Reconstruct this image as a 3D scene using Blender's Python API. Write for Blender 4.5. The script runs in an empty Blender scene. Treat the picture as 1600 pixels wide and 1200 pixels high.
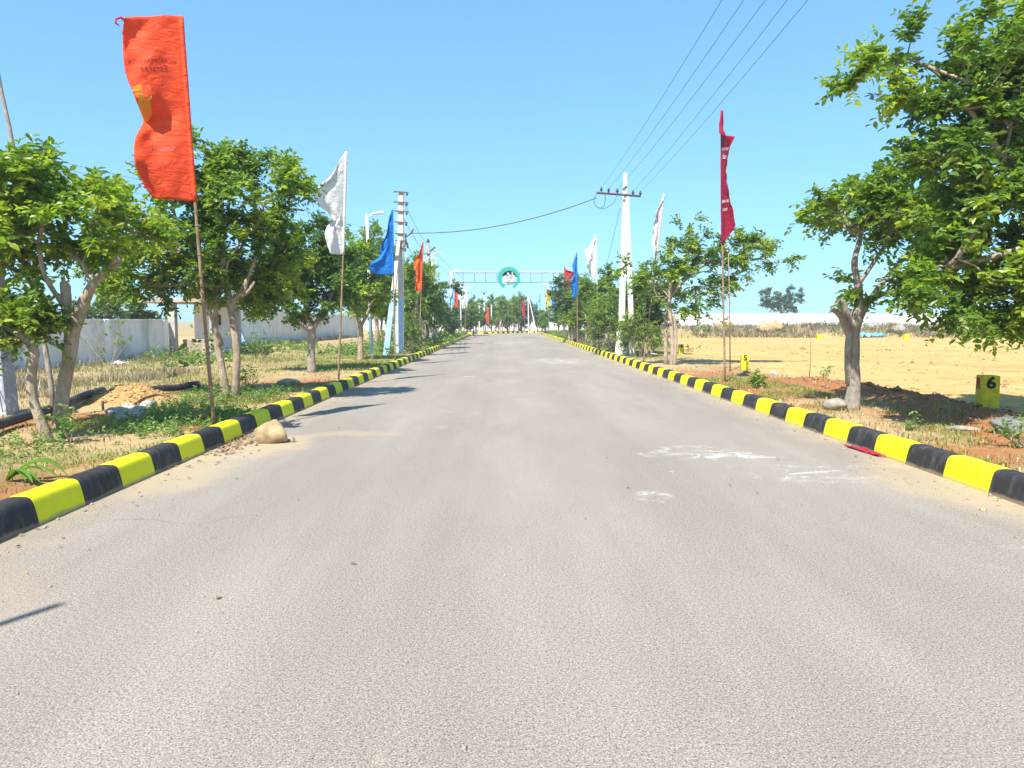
import bpy, bmesh, math, random
import numpy as np
from mathutils import Vector, Matrix

SC = bpy.context.scene
COL = SC.collection
R = math.radians

# ------------------------------------------------------------------ camera, sky, sun, exposure
CAM_H = 1.5
FPX = 1150.0                       # focal length in pixels of the 1600 px wide photograph
PITCH = math.atan(98 / FPX)
YAW = math.atan(12 / FPX)
cam_d = bpy.data.cameras.new('camera')
cam = bpy.data.objects.new('camera', cam_d)
COL.objects.link(cam)
cam.location = (0, 0, CAM_H)
cam.rotation_euler = (math.pi / 2 - PITCH, 0, -YAW)
cam_d.sensor_width = 36.0
cam_d.lens = 36.0 * FPX / 1600.0
cam_d.clip_start = 0.05
cam_d.clip_end = 3000
SC.camera = cam

SUN_EL, SUN_AZ = R(52), R(27)      # the light travels away from the camera and 27 degrees to the right
world = bpy.data.worlds.new('World')
SC.world = world
world.use_nodes = True
wn = world.node_tree.nodes
wl = world.node_tree.links
wn.clear()
wo = wn.new('ShaderNodeOutputWorld')
bg = wn.new('ShaderNodeBackground')
sky = wn.new('ShaderNodeTexSky')
sky.sky_type = 'NISHITA'
sky.sun_disc = False
sky.sun_elevation = SUN_EL
sky.sun_rotation = R(207)
sky.altitude = 300
sky.air_density = 1.0
sky.dust_density = 0.35
sky.ozone_density = 2.2
bg.inputs['Strength'].default_value = 0.10
skt = wn.new('ShaderNodeMix')
skt.data_type = 'RGBA'
skt.blend_type = 'MULTIPLY'
skt.inputs[0].default_value = 1.0
skt.inputs[7].default_value = (0.1413, 0.1837, 0.1943, 1)      # the camera's rendering of a clear sky leans to cyan
wl.new(sky.outputs[0], skt.inputs[6])
skg = wn.new('ShaderNodeGamma')                                  # and is tone-mapped as a whole, as phones do
skg.inputs[1].default_value = 0.55
wl.new(skt.outputs[2], skg.inputs[0])
skm = wn.new('ShaderNodeMix')
skm.data_type = 'RGBA'
skm.blend_type = 'MULTIPLY'
skm.inputs[0].default_value = 1.0
skm.inputs[7].default_value = (2.62, 3.95, 5.15, 1)
wl.new(skg.outputs[0], skm.inputs[6])
wl.new(skm.outputs[2], bg.inputs['Color'])
wl.new(bg.outputs[0], wo.inputs['Surface'])

sun_d = bpy.data.lights.new('sun', 'SUN')
sun_d.energy = 4.1
sun_d.angle = R(0.55)
sun_d.color = (1.0, 0.95, 0.86)
sun = bpy.data.objects.new('sun', sun_d)
COL.objects.link(sun)
sdir = Vector((math.sin(SUN_AZ) * math.cos(SUN_EL), math.cos(SUN_AZ) * math.cos(SUN_EL), -math.sin(SUN_EL)))
sun.rotation_euler = sdir.to_track_quat('-Z', 'Y').to_euler()
sun.location = (-8, -12, 20)

SC.render.engine = 'CYCLES'
SC.cycles.max_bounces = 6
SC.cycles.diffuse_bounces = 4
SC.cycles.glossy_bounces = 2
SC.cycles.transmission_bounces = 3
SC.cycles.volume_bounces = 0
SC.view_settings.view_transform = 'Standard'
SC.view_settings.look = 'None'
SC.view_settings.gamma = 1.0
SC.view_settings.use_curve_mapping = False
SC.view_settings.exposure = 1.25

# ------------------------------------------------------------------ measuring: from a pixel of the photograph to a point of the place
_cf = Vector((math.sin(YAW) * math.cos(PITCH), math.cos(YAW) * math.cos(PITCH), -math.sin(PITCH)))
_cr = Vector((math.cos(YAW), -math.sin(YAW), 0))
_cu = _cr.cross(_cf)


def ray(px, py):
    return _cf + _cr * ((px - 800) / FPX) - _cu * ((py - 600) / FPX)


def at(px, py, Y):
    r = ray(px, py)
    k = Y / r.y
    return Vector((r.x * k, Y, CAM_H + r.z * k))


def gnd(px, py, z=0.13):
    r = ray(px, py)
    k = (z - CAM_H) / r.z
    return Vector((r.x * k, r.y * k, z))


# ------------------------------------------------------------------ noise
def _hash(ix, iy, seed):
    h = (ix.astype(np.int64) * 374761393 + iy.astype(np.int64) * 668265263 + seed * 144269504) & 0xFFFFFFFF
    h = ((h ^ (h >> 13)) * 1274126177) & 0xFFFFFFFF
    h = h ^ (h >> 16)
    return (h & 0xFFFF) / 65535.0


def vnoise(x, y, seed=0):
    x = np.asarray(x, float); y = np.asarray(y, float)
    ix = np.floor(x); iy = np.floor(y)
    fx = x - ix; fy = y - iy
    fx = fx * fx * (3 - 2 * fx); fy = fy * fy * (3 - 2 * fy)
    a = _hash(ix, iy, seed); b = _hash(ix + 1, iy, seed)
    c = _hash(ix, iy + 1, seed); d = _hash(ix + 1, iy + 1, seed)
    return (a * (1 - fx) + b * fx) * (1 - fy) + (c * (1 - fx) + d * fx) * fy


def fbm(x, y, seed=0, o=4):
    s = 0; a = 0.5; t = 0
    for k in range(o):
        s = s + a * vnoise(np.asarray(x) * 2 ** k, np.asarray(y) * 2 ** k, seed + k * 17)
        t += a; a *= 0.5
    return s / t


def smooth(a, b, x):
    t = np.clip((x - a) / (b - a), 0, 1)
    return t * t * (3 - 2 * t)


# ------------------------------------------------------------------ building helpers
class MB:
    def __init__(self):
        self.v = []; self.f = []

    def add(self, vs, fs):
        o = len(self.v)
        self.v += [tuple(p) for p in vs]
        self.f += [tuple(i + o for i in q) for q in fs]
        return self

    def box(self, c, s, rz=0, m=None):
        hx, hy, hz = s[0] / 2, s[1] / 2, s[2] / 2
        pts = [Vector((x, y, z)) for z in (-hz, hz) for x, y in ((-hx, -hy), (hx, -hy), (hx, hy), (-hx, hy))]
        rot = m if m is not None else Matrix.Rotation(rz, 3, 'Z')
        pts = [rot @ p + Vector(c) for p in pts]
        return self.add(pts, [(3, 2, 1, 0), (4, 5, 6, 7), (0, 1, 5, 4), (1, 2, 6, 5), (2, 3, 7, 6), (3, 0, 4, 7)])

    def tube(self, pts, rad, n=8, cap=True, wob=0.0, rnd=None):
        pts = [Vector(p) for p in pts]
        if not hasattr(rad, '__len__'):
            rad = [rad] * len(pts)
        rings = []
        prev = None
        for i, p in enumerate(pts):
            if i == 0: t = pts[1] - pts[0]
            elif i == len(pts) - 1: t = pts[-1] - pts[-2]
            else: t = pts[i + 1] - pts[i - 1]
            t.normalize()
            if prev is None:
                a = Vector((1, 0, 0)) if abs(t.x) < 0.8 else Vector((0, 1, 0))
                a = (a - t * a.dot(t)).normalized()
            else:
                a = (prev - t * prev.dot(t)).normalized()
            prev = a
            b = t.cross(a)
            ring = []
            for k in range(n):
                w = 2 * math.pi * k / n
                rr = rad[i] * (1 + (rnd.uniform(-wob, wob) if rnd else 0))
                ring.append(p + a * (math.cos(w) * rr) + b * (math.sin(w) * rr))
            rings.append(ring)
        vs = [q for r_ in rings for q in r_]
        fs = []
        for i in range(len(rings) - 1):
            for k in range(n):
                k2 = (k + 1) % n
                fs.append((i * n + k, i * n + k2, (i + 1) * n + k2, (i + 1) * n + k))
        if cap:
            fs.append(tuple(range(n - 1, -1, -1)))
            fs.append(tuple((len(rings) - 1) * n + k for k in range(n)))
        return self.add(vs, fs)

    def taper(self, p0, p1, s0, s1, rz=0):
        """square post from p0 to p1, sides s0 to s1"""
        vs = []
        for p, s in ((Vector(p0), s0), (Vector(p1), s1)):
            sx, sy = s if hasattr(s, '__len__') else (s, s)
            for x, y in ((-1, -1), (1, -1), (1, 1), (-1, 1)):
                q = Vector((x * sx / 2, y * sy / 2, 0))
                q.rotate(Matrix.Rotation(rz, 3, 'Z'))
                vs.append(p + q)
        return self.add(vs, [(3, 2, 1, 0), (4, 5, 6, 7), (0, 1, 5, 4), (1, 2, 6, 5), (2, 3, 7, 6), (3, 0, 4, 7)])

    def mesh(self, name, mat, off=(0, 0, 0), smooth_=False):
        me = bpy.data.meshes.new(name)
        o = Vector(off)
        me.from_pydata([tuple(Vector(p) - o) for p in self.v], [], self.f)
        me.materials.append(mat)
        if smooth_:
            me.polygons.foreach_set('use_smooth', [True] * len(me.polygons))
        me.update()
        return me

    def build(self, name, mat, parent=None, smooth_=False, bevel=0.0, segs=2):
        off = parent_world(parent) if parent is not None else (0, 0, 0)
        o = bpy.data.objects.new(name, self.mesh(name, mat, off, smooth_))
        COL.objects.link(o)
        if parent is not None:
            o.parent = parent
        if bevel:
            md = o.modifiers.new('bevel', 'BEVEL')
            md.width = bevel; md.segments = segs; md.limit_method = 'ANGLE'
        return o


def parent_world(p):
    s = Vector((0, 0, 0))
    while p is not None:
        s = s + p.location
        p = p.parent
    return s


def tag(o, label, cat=None, group=None, kind=None):
    if label: o['label'] = label
    if cat: o['category'] = cat
    if group: o['group'] = group
    if kind: o['kind'] = kind
    return o


def thing(name, label, cat, loc=(0, 0, 0), group=None, kind=None):
    o = bpy.data.objects.new(name, None)
    o.empty_display_size = 0.2
    COL.objects.link(o)
    o.location = loc
    return tag(o, label, cat, group, kind)


def set_origin(o, loc):
    """move a parentless mesh object's origin to loc without moving the mesh"""
    loc = Vector(loc)
    o.data.transform(Matrix.Translation(-loc))
    o.location = loc
    return o


def np_obj(name, v, f, mat, parent=None, attrs=None, smooth_=False, off=None):
    v = np.asarray(v, float)
    if parent is not None:
        v = v - np.array(parent_world(parent))
    me = bpy.data.meshes.new(name)
    me.from_pydata(v.tolist(), [], f.tolist() if hasattr(f, 'tolist') else list(f))
    me.materials.append(mat)
    for k, a in (attrs or {}).items():
        a = np.asarray(a, float)
        if a.ndim == 1:
            me.attributes.new(k, 'FLOAT', 'POINT').data.foreach_set('value', a)
        else:
            me.attributes.new(k, 'FLOAT_COLOR', 'POINT').data.foreach_set('color', a.ravel())
    if smooth_:
        me.polygons.foreach_set('use_smooth', [True] * len(me.polygons))
    me.update()
    o = bpy.data.objects.new(name, me)
    COL.objects.link(o)
    if parent is not None:
        o.parent = parent
    return o


def copy_tree(o, parent=None):
    c = o.copy()
    COL.objects.link(c)
    c.parent = parent
    for ch in o.children:
        copy_tree(ch, c)
    return c


# ------------------------------------------------------------------ materials
class NT:
    def __init__(self, name):
        self.m = bpy.data.materials.new(name)
        self.m.use_nodes = True
        self.t = self.m.node_tree
        self.n = self.t.nodes
        self.l = self.t.links
        self.n.clear()
        self.out = self.n.new('ShaderNodeOutputMaterial')

    def node(self, typ, **kw):
        n = self.n.new('ShaderNode' + typ)
        for k, v in kw.items():
            if k in n.inputs:
                self.put(n.inputs[k], v)
            else:
                setattr(n, k, v)
        return n

    def put(self, sock, v):
        if isinstance(v, bpy.types.NodeSocket):
            self.l.new(v, sock)
        elif hasattr(v, '__len__') and len(v) == 3 and sock.type == 'RGBA':
            sock.default_value = (*v, 1)
        else:
            sock.default_value = v

    def obj(self):
        return self.n.new('ShaderNodeTexCoord').outputs['Object']

    def pos(self):
        return self.n.new('ShaderNodeNewGeometry').outputs['Position']

    def rand(self):
        return self.n.new('ShaderNodeObjectInfo').outputs['Random']

    def attr(self, name, out='Fac'):
        a = self.n.new('ShaderNodeAttribute')
        a.attribute_name = name
        return a.outputs[out]

    def scale(self, vec, s):
        mp = self.n.new('ShaderNodeMapping')
        self.l.new(vec, mp.inputs['Vector'])
        mp.inputs['Scale'].default_value = s
        return mp.outputs[0]

    def noise(self, vec, scale, detail=4, rough=0.55, dist=0.0):
        n = self.node('TexNoise', Scale=scale, Detail=detail, Roughness=rough, Distortion=dist)
        self.l.new(vec, n.inputs['Vector'])
        return n.outputs['Fac']

    def math(self, op, a, b=0.0, c=None, clamp=False):
        n = self.n.new('ShaderNodeMath')
        n.operation = op
        n.use_clamp = clamp
        self.put(n.inputs[0], a)
        self.put(n.inputs[1], b)
        if c is not None:
            self.put(n.inputs[2], c)
        return n.outputs[0]

    def ramp(self, f, a, b):
        """0 below a, 1 above b"""
        n = self.n.new('ShaderNodeMapRange')
        n.interpolation_type = 'SMOOTHSTEP'
        self.put(n.inputs['Value'], f)
        n.inputs['From Min'].default_value = a
        n.inputs['From Max'].default_value = b
        return n.outputs[0]

    def mix(self, f, a, b, mode='MIX'):
        n = self.n.new('ShaderNodeMix')
        n.data_type = 'RGBA'
        n.blend_type = mode
        self.put(n.inputs[0], f)
        self.put(n.inputs[6], a)
        self.put(n.inputs[7], b)
        return n.outputs[2]

    def bump(self, h, strength=0.3, dist=0.01):
        n = self.n.new('ShaderNodeBump')
        self.put(n.inputs['Height'], h)
        n.inputs['Strength'].default_value = strength
        n.inputs['Distance'].default_value = dist
        return n.outputs[0]

    def bsdf(self, col, rough=0.8, spec=0.3, normal=None, metal=0.0):
        p = self.n.new('ShaderNodeBsdfPrincipled')
        self.put(p.inputs['Base Color'], col)
        self.put(p.inputs['Roughness'], rough)
        self.put(p.inputs['Specular IOR Level'], spec)
        self.put(p.inputs['Metallic'], metal)
        if normal is not None:
            self.l.new(normal, p.inputs['Normal'])
        return p.outputs[0]

    def done(self, sh):
        self.l.new(sh, self.out.inputs['Surface'])
        return self.m


def simple(name, col, rough=0.7, var=0.25, scale=6.0, spec=0.3, metal=0.0, bump=0.2, stain=None, stain_amt=0.5):
    t = NT(name)
    o = t.obj()
    n1 = t.noise(o, scale, 5, 0.6)
    n2 = t.noise(o, scale * 9, 3, 0.6)
    k = t.math('MULTIPLY_ADD', n1, var * 1.6, 1 - var * 0.8)
    c = t.mix(1.0, col, t.mix(t.ramp(n1, 0.3, 0.7), (1 - var,) * 3, (1 + var * 0.6,) * 3), 'MULTIPLY')
    if stain:
        c = t.mix(t.math('MULTIPLY', t.ramp(t.noise(o, scale * 0.7, 6, 0.7), 0.48, 0.66), stain_amt), c, stain)
    return t.done(t.bsdf(c, rough, spec, t.bump(n2, bump, 0.01), metal))


M = {}


def mat_asphalt():
    t = NT('asphalt')
    p = t.pos()
    sx = t.node('SeparateXYZ'); t.l.new(p, sx.inputs[0])
    X, Y = sx.outputs[0], sx.outputs[1]
    grain = t.noise(p, 125, 3, 0.8)
    grain2 = t.noise(p, 52, 4, 0.8)
    blot = t.noise(t.scale(p, (1.0, 0.3, 1)), 0.7, 6, 0.65)
    lanes = t.noise(t.scale(p, (1.0, 0.012, 1)), 1.15, 4, 0.6, 0.15)
    fine = t.noise(t.scale(p, (1.0, 0.06, 1)), 5.5, 4, 0.6)
    smear = t.noise(t.scale(p, (1.0, 0.8, 1)), 1.6, 7, 0.7, 0.8)
    c = t.mix(t.ramp(blot, 0.3, 0.72), (0.250, 0.216, 0.180), (0.306, 0.267, 0.222))
    c = t.mix(t.math('MULTIPLY', t.ramp(lanes, 0.40, 0.66), 0.34), c, (0.215, 0.187, 0.158))
    c = t.mix(t.math('MULTIPLY', t.ramp(fine, 0.5, 0.75), 0.18), c, (0.205, 0.179, 0.153))
    c = t.mix(t.math('MULTIPLY', t.ramp(smear, 0.60, 0.78), 0.4), c, (0.37, 0.335, 0.29))
    # aggregate grain
    g = t.math('ADD', t.math('MULTIPLY', t.math('SUBTRACT', grain, 0.5), 4.2), t.math('MULTIPLY', t.math('SUBTRACT', grain2, 0.5), 1.7))
    gk = t.math('MAXIMUM', t.math('ADD', 1.0, g), 0.25)
    cc = t.n.new('ShaderNodeCombineColor')
    for i in range(3): t.l.new(gk, cc.inputs[i])
    c = t.mix(1.0, c, cc.outputs[0], 'MULTIPLY')
    # sand blown against both kerbs
    wob = t.noise(p, 0.8, 5, 0.65)
    dl = t.math('SUBTRACT', X, -3.43)
    dr = t.math('SUBTRACT', 4.22, X)
    d = t.math('MINIMUM', dl, dr)
    edge = t.math('SUBTRACT', t.math('MULTIPLY_ADD', wob, 2.2, -0.55), t.math('MULTIPLY', d, 1.15))
    e = t.ramp(edge, -0.1, 0.75)
    c = t.mix(t.math('MULTIPLY', e, 0.52), c, t.mix(grain2, (0.33, 0.24, 0.135), (0.50, 0.40, 0.26)))

    def spot(cx, cy, rx, ry):
        a = t.math('DIVIDE', t.math('SUBTRACT', X, cx), rx)
        b = t.math('DIVIDE', t.math('SUBTRACT', Y, cy), ry)
        q = t.math('ADD', t.math('MULTIPLY', a, a), t.math('MULTIPLY', b, b))
        return t.math('SUBTRACT', 1.0, q, clamp=True)
    # sandy spills by the loose stone
    for cx, cy, rx, ry, am in ((-2.9, 8.9, 0.75, 1.3, 0.8), (-2.0, 9.8, 0.9, 0.35, 0.42), (-3.1, 7.4, 0.6, 1.6, 0.5), (-2.9, 3.6, 0.7, 1.2, 0.22),
                               (4.0, 6.6, 0.8, 1.4, 0.7)):
        s = spot(cx, cy, rx, ry)
        s = t.ramp(t.math('ADD', s, t.math('MULTIPLY', t.math('SUBTRACT', smear, 0.5), 1.8)), 0.25, 0.9)
        c = t.mix(t.math('MULTIPLY', s, 0.6 * am), c, t.mix(grain2, (0.40, 0.28, 0.14), (0.60, 0.46, 0.27)))
    # dried whitewash and plaster splashes
    fl = t.noise(t.scale(p, (1.0, 1.5, 1)), 2.6, 7, 0.66, 1.2)
    for cx, cy, rx, ry, th in ((2.35, 8.35, 0.95, 0.6, 0.51), (3.05, 7.2, 0.9, 0.6, 0.565), (1.28, 6.2, 0.2, 0.26, 0.50), (2.2, 7.7, 1.5, 1.3, 0.63), (2.15, 28.0, 1.3, 2.6, 0.5), (-1.0, 21, 0.8, 3.0, 0.62),
                               (0.6, 52, 1.6, 6.0, 0.52), (-0.9, 11.5, 1.3, 1.6, 0.6), (3.4, 11.0, 0.7, 2.0, 0.63), (3.6, 4.6, 0.5, 0.25, 0.58)):
        s = spot(cx, cy, rx, ry)
        s = t.math('MULTIPLY', t.ramp(s, 0.0, 0.7), t.ramp(t.math('ADD', fl, t.math('MULTIPLY', t.math('SUBTRACT', grain2, 0.5), 0.5)), th - 0.02, th + 0.13))
        c = t.mix(t.math('MULTIPLY', s, 0.6), c, (0.58, 0.555, 0.51))
    # hairline cracks, broken up
    vo = t.n.new('ShaderNodeTexVoronoi')
    vo.feature = 'DISTANCE_TO_EDGE'
    vo.inputs['Scale'].default_value = 0.42
    wv = t.n.new('ShaderNodeTexNoise'); wv.inputs['Scale'].default_value = 1.3; wv.inputs['Detail'].default_value = 6
    t.l.new(p, wv.inputs['Vector'])
    wa = t.node('VectorMath', operation='MULTIPLY_ADD')
    t.l.new(wv.outputs['Color'], wa.inputs[0]); wa.inputs[1].default_value = (1.1, 1.1, 0); t.l.new(p, wa.inputs[2])
    t.l.new(wa.outputs[0], vo.inputs['Vector'])
    crack = t.math('SUBTRACT', 1.0, t.ramp(vo.outputs['Distance'], 0.0012, 0.0045))
    crack = t.math('MULTIPLY', crack, t.ramp(t.noise(p, 0.45, 3, 0.6), 0.52, 0.66))
    c = t.mix(t.math('MULTIPLY', crack, 0.55), c, (0.12, 0.108, 0.098))
    # faint oil and damp stains
    oil = t.ramp(t.noise(t.scale(p, (1, 0.6, 1)), 0.9, 4, 0.55), 0.66, 0.76)
    c = t.mix(t.math('MULTIPLY', oil, 0.28), c, (0.14, 0.128, 0.118))
    # small tar marks
    tar = t.ramp(t.noise(t.scale(p, (1, 0.8, 1)), 2.1, 1, 0.3), 0.785, 0.82)
    c = t.mix(t.math('MULTIPLY', tar, 0.45), c, (0.12, 0.12, 0.12))
    h = t.math('ADD', grain, t.math('MULTIPLY', grain2, 1.4))
    return t.done(t.bsdf(c, 0.92, 0.15, t.bump(h, 0.6, 0.006)))


def mat_ground():
    t = NT('soil_ground')
    p = t.pos()
    z = t.attr('zone', 'Color')
    s = t.node('SeparateColor'); t.l.new(z, s.inputs[0])
    field, green, red = s.outputs[0], s.outputs[1], s.outputs[2]
    n1 = t.noise(p, 0.9, 6, 0.65)
    n2 = t.noise(p, 7, 5, 0.65)
    n3 = t.noise(p, 45, 4, 0.7)
    rows = t.noise(t.scale(p, (0.5, 2.2, 1)), 1.6, 6, 0.7)
    tan = t.mix(n2, (0.36, 0.245, 0.115), (0.53, 0.40, 0.215))
    ochre = t.mix(t.ramp(rows, 0.3, 0.7), (0.46, 0.30, 0.11), (0.60, 0.43, 0.175))
    ochre = t.mix(t.math('MULTIPLY', t.ramp(t.noise(t.scale(p, (0.45, 0.75, 1)), 1.7, 9, 0.8), 0.5, 0.64), 0.75), ochre, (0.33, 0.205, 0.075))
    ochre = t.mix(t.math('MULTIPLY', t.ramp(t.noise(t.scale(p, (1.0, 0.6, 1)), 5.0, 4, 0.7), 0.66, 0.72), 0.7), ochre, (0.24, 0.15, 0.06))
    ochre = t.mix(t.math('MULTIPLY', t.ramp(t.noise(p, 0.16, 5, 0.6), 0.45, 0.65), 0.45), ochre, (0.46, 0.36, 0.13))
    ochre = t.mix(t.math('MULTIPLY', t.ramp(t.noise(t.scale(p, (0.5, 0.9, 1)), 0.35, 6, 0.65), 0.48, 0.62), 0.5), ochre, (0.50, 0.27, 0.085))
    c = t.mix(t.ramp(t.math('ADD', field, t.math('MULTIPLY', t.math('SUBTRACT', n1, 0.5), 0.7)), 0.3, 0.7), tan, ochre)
    rs = t.mix(n2, (0.26, 0.105, 0.042), (0.46, 0.21, 0.085))
    c = t.mix(t.ramp(t.math('ADD', red, t.math('MULTIPLY', t.math('SUBTRACT', n2, 0.5), 0.8)), 0.3, 0.75), c, rs)
    gr = t.mix(n2, (0.13, 0.13, 0.05), (0.27, 0.24, 0.10))
    c = t.mix(t.math('MULTIPLY', t.ramp(t.math('ADD', green, t.math('MULTIPLY', t.math('SUBTRACT', n2, 0.5), 1.0)), 0.35, 0.8), 0.75), c, gr)
    c = t.mix(1.0, c, t.mix(n3, (0.72, 0.72, 0.72), (1.22, 1.22, 1.22)), 'MULTIPLY')
    h = t.math('ADD', t.math('MULTIPLY', n2, 2.0), n3)
    return t.done(t.bsdf(c, 0.95, 0.1, t.bump(h, 0.7, 0.03)))


def mat_leaf(name, dark, mid, light, transl=0.4):
    t = NT(name)
    lv = t.attr('lv')
    c = t.mix(t.ramp(lv, 0.0, 0.55), dark, mid)
    c = t.mix(t.ramp(lv, 0.6, 1.0), c, light)
    c = t.mix(t.math('MULTIPLY', t.rand(), 0.25), c, mid)
    a = t.bsdf(c, 0.38, 0.5)
    tr = t.n.new('ShaderNodeBsdfTranslucent')
    t.put(tr.inputs['Color'], t.mix(1.0, c, (1.25, 1.35, 0.55), 'MULTIPLY'))
    mx = t.n.new('ShaderNodeMixShader')
    mx.inputs[0].default_value = transl
    t.l.new(a, mx.inputs[1]); t.l.new(tr.outputs[0], mx.inputs[2])
    return t.done(mx.outputs[0])


def mat_bark(name, a, b, dark):
    t = NT(name)
    o = t.obj()
    st = t.noise(t.scale(o, (1, 1, 0.22)), 28, 6, 0.7, 0.5)
    n = t.noise(o, 5, 5, 0.6)
    c = t.mix(t.ramp(n, 0.3, 0.7), a, b)
    c = t.mix(t.math('MULTIPLY', t.ramp(st, 0.5, 0.72), 0.7), c, dark)
    h = t.math('ADD', st, t.math('MULTIPLY', n, 0.6))
    return t.done(t.bsdf(c, 0.9, 0.15, t.bump(h, 1.0, 0.035)))


def mat_cloth(name, col, transl=0.35):
    t = NT(name)
    o = t.obj()
    wv = t.noise(t.scale(o, (1, 1, 1)), 160, 2, 0.5)
    cr = t.noise(t.scale(o, (1, 1, 2.2)), 5.5, 5, 0.6, 0.8)
    n = t.noise(o, 1.6, 4, 0.6)
    c = t.mix(t.ramp(n, 0.3, 0.75), col, tuple(min(1, x * 1.12 + 0.01) for x in col))
    nm = t.bump(t.math('ADD', t.math('MULTIPLY', cr, 3.0), t.math('MULTIPLY', wv, 0.12)), 0.6, 0.025)
    a = t.bsdf(c, 0.6, 0.25, nm)
    tr = t.n.new('ShaderNodeBsdfTranslucent')
    t.put(tr.inputs['Color'], c)
    t.l.new(nm, tr.inputs['Normal'])
    mx = t.n.new('ShaderNodeMixShader')
    mx.inputs[0].default_value = transl
    t.l.new(a, mx.inputs[1]); t.l.new(tr.outputs[0], mx.inputs[2])
    return t.done(mx.outputs[0])


def mat_kerb(name, col, dust):
    t = NT(name)
    o = t.obj()
    rnd = t.rand()
    va = t.node('VectorMath', operation='ADD')
    t.l.new(o, va.inputs[0])
    cx = t.node('CombineXYZ'); t.l.new(t.math('MULTIPLY', rnd, 37.0), cx.inputs[1])
    t.l.new(cx.outputs[0], va.inputs[1])
    v = va.outputs[0]
    n = t.noise(v, 5, 5, 0.65)
    f = t.noise(v, 60, 4, 0.7)
    brush = t.noise(t.scale(v, (1, 2.2, 0.8)), 6, 6, 0.7)
    k = t.math('MULTIPLY_ADD', rnd, 0.18, 0.9)
    kk = t.n.new('ShaderNodeCombineColor')
    for i in range(3): t.l.new(k, kk.inputs[i])
    c = t.mix(1.0, col, kk.outputs[0], 'MULTIPLY')
    c = t.mix(t.math('MULTIPLY', t.ramp(brush, 0.45, 0.8), dust), c, (0.42, 0.36, 0.26))
    sx = t.node('SeparateXYZ'); t.l.new(o, sx.inputs[0])
    low = t.math('SUBTRACT', t.math('MULTIPLY', n, 0.085), sx.outputs[2])
    c = t.mix(t.math('MULTIPLY', t.ramp(low, 0.0, 0.03), 0.6), c, (0.36, 0.27, 0.16))
    chip = t.ramp(t.noise(v, 22, 4, 0.65), 0.70, 0.75)
    c = t.mix(t.math('MULTIPLY', chip, 0.7), c, (0.33, 0.31, 0.28))
    h = t.math('ADD', f, t.math('MULTIPLY', n, 2.0))
    return t.done(t.bsdf(c, 0.68, 0.3, t.bump(h, 0.45, 0.008)))


def mat_wall(name, col, stain, amt):
    t = NT(name)
    p = t.pos()
    drip = t.noise(t.scale(p, (1.0, 1.0, 0.3)), 1.1, 7, 0.68, 0.6)
    n = t.noise(p, 1.1, 6, 0.65)
    f = t.noise(p, 30, 4, 0.7)
    c = t.mix(t.math('MULTIPLY', t.ramp(drip, 0.42, 0.7), amt), col, stain)
    c = t.mix(t.math('MULTIPLY', t.ramp(n, 0.5, 0.75), amt * 0.8), c, tuple(x * 0.8 for x in stain))
    return t.done(t.bsdf(c, 0.9, 0.15, t.bump(f, 0.3, 0.01)))


def mat_painted_pole(name, top, low, zc):
    t = NT(name)
    o = t.obj()
    sx = t.node('SeparateXYZ'); t.l.new(o, sx.inputs[0])
    n = t.noise(o, 6, 5, 0.7)
    n2 = t.noise(t.scale(o, (1, 1, 0.3)), 14, 5, 0.7)
    z = t.math('ADD', sx.outputs[2], t.math('MULTIPLY', t.math('SUBTRACT', n, 0.5), 0.25))
    peel = t.ramp(t.noise(o, 9, 4, 0.7), 0.5, 0.6)
    lowc = t.mix(t.math('MULTIPLY', peel, 0.6), low, (0.66, 0.69, 0.70))
    c = t.mix(t.ramp(z, zc - 0.03, zc + 0.03), lowc, top)
    c = t.mix(t.math('MULTIPLY', t.ramp(n2, 0.5, 0.75), 0.4), c, tuple(x * 0.55 for x in top))
    return t.done(t.bsdf(c, 0.8, 0.2, t.bump(n2, 0.3, 0.01)))


M['asphalt'] = mat_asphalt()
M['ground'] = mat_ground()
M['leaf'] = mat_leaf('green_leaf', (0.060, 0.130, 0.016), (0.170, 0.280, 0.030), (0.42, 0.50, 0.045), 0.48)
M['leaf_fresh'] = mat_leaf('fresh_leaf', (0.07, 0.14, 0.015), (0.15, 0.25, 0.022), (0.30, 0.38, 0.03))
M['leaf_deep'] = mat_leaf('deep_leaf', (0.050, 0.110, 0.022), (0.125, 0.220, 0.038), (0.30, 0.40, 0.05), 0.44)
M['leaf_far'] = mat_leaf('olive_leaf', (0.055, 0.105, 0.030), (0.105, 0.175, 0.048), (0.20, 0.27, 0.07))
M['grass'] = mat_leaf('grass_blade', (0.12, 0.18, 0.03), (0.23, 0.28, 0.055), (0.42, 0.38, 0.14))
M['dry'] = mat_leaf('dry_grass', (0.22, 0.16, 0.07), (0.36, 0.27, 0.13), (0.50, 0.41, 0.23), 0.25)
M['brush'] = mat_leaf('grey_brush', (0.12, 0.095, 0.065), (0.20, 0.165, 0.115), (0.32, 0.27, 0.18), 0.2)
M['weed'] = mat_leaf('weed_leaf', (0.08, 0.16, 0.035), (0.17, 0.28, 0.06), (0.34, 0.42, 0.12))
M['bark'] = mat_bark('pale_bark', (0.33, 0.255, 0.18), (0.48, 0.385, 0.28), (0.13, 0.09, 0.06))
M['bark_grey'] = mat_bark('grey_bark', (0.28, 0.24, 0.195), (0.42, 0.365, 0.295), (0.10, 0.08, 0.06))
M['twig'] = simple('dry_twig', (0.33, 0.27, 0.20), 0.9)
M['yellow'] = mat_kerb('yellow_kerb_paint', (0.76, 0.72, 0.004), 0.17)
M['black'] = mat_kerb('black_kerb_paint', (0.026, 0.025, 0.026), 0.2)
M['marker'] = simple('yellow_marker_paint', (0.62, 0.56, 0.02), 0.7, 0.25, 9, stain=(0.34, 0.30, 0.06), stain_amt=0.5)
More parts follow.
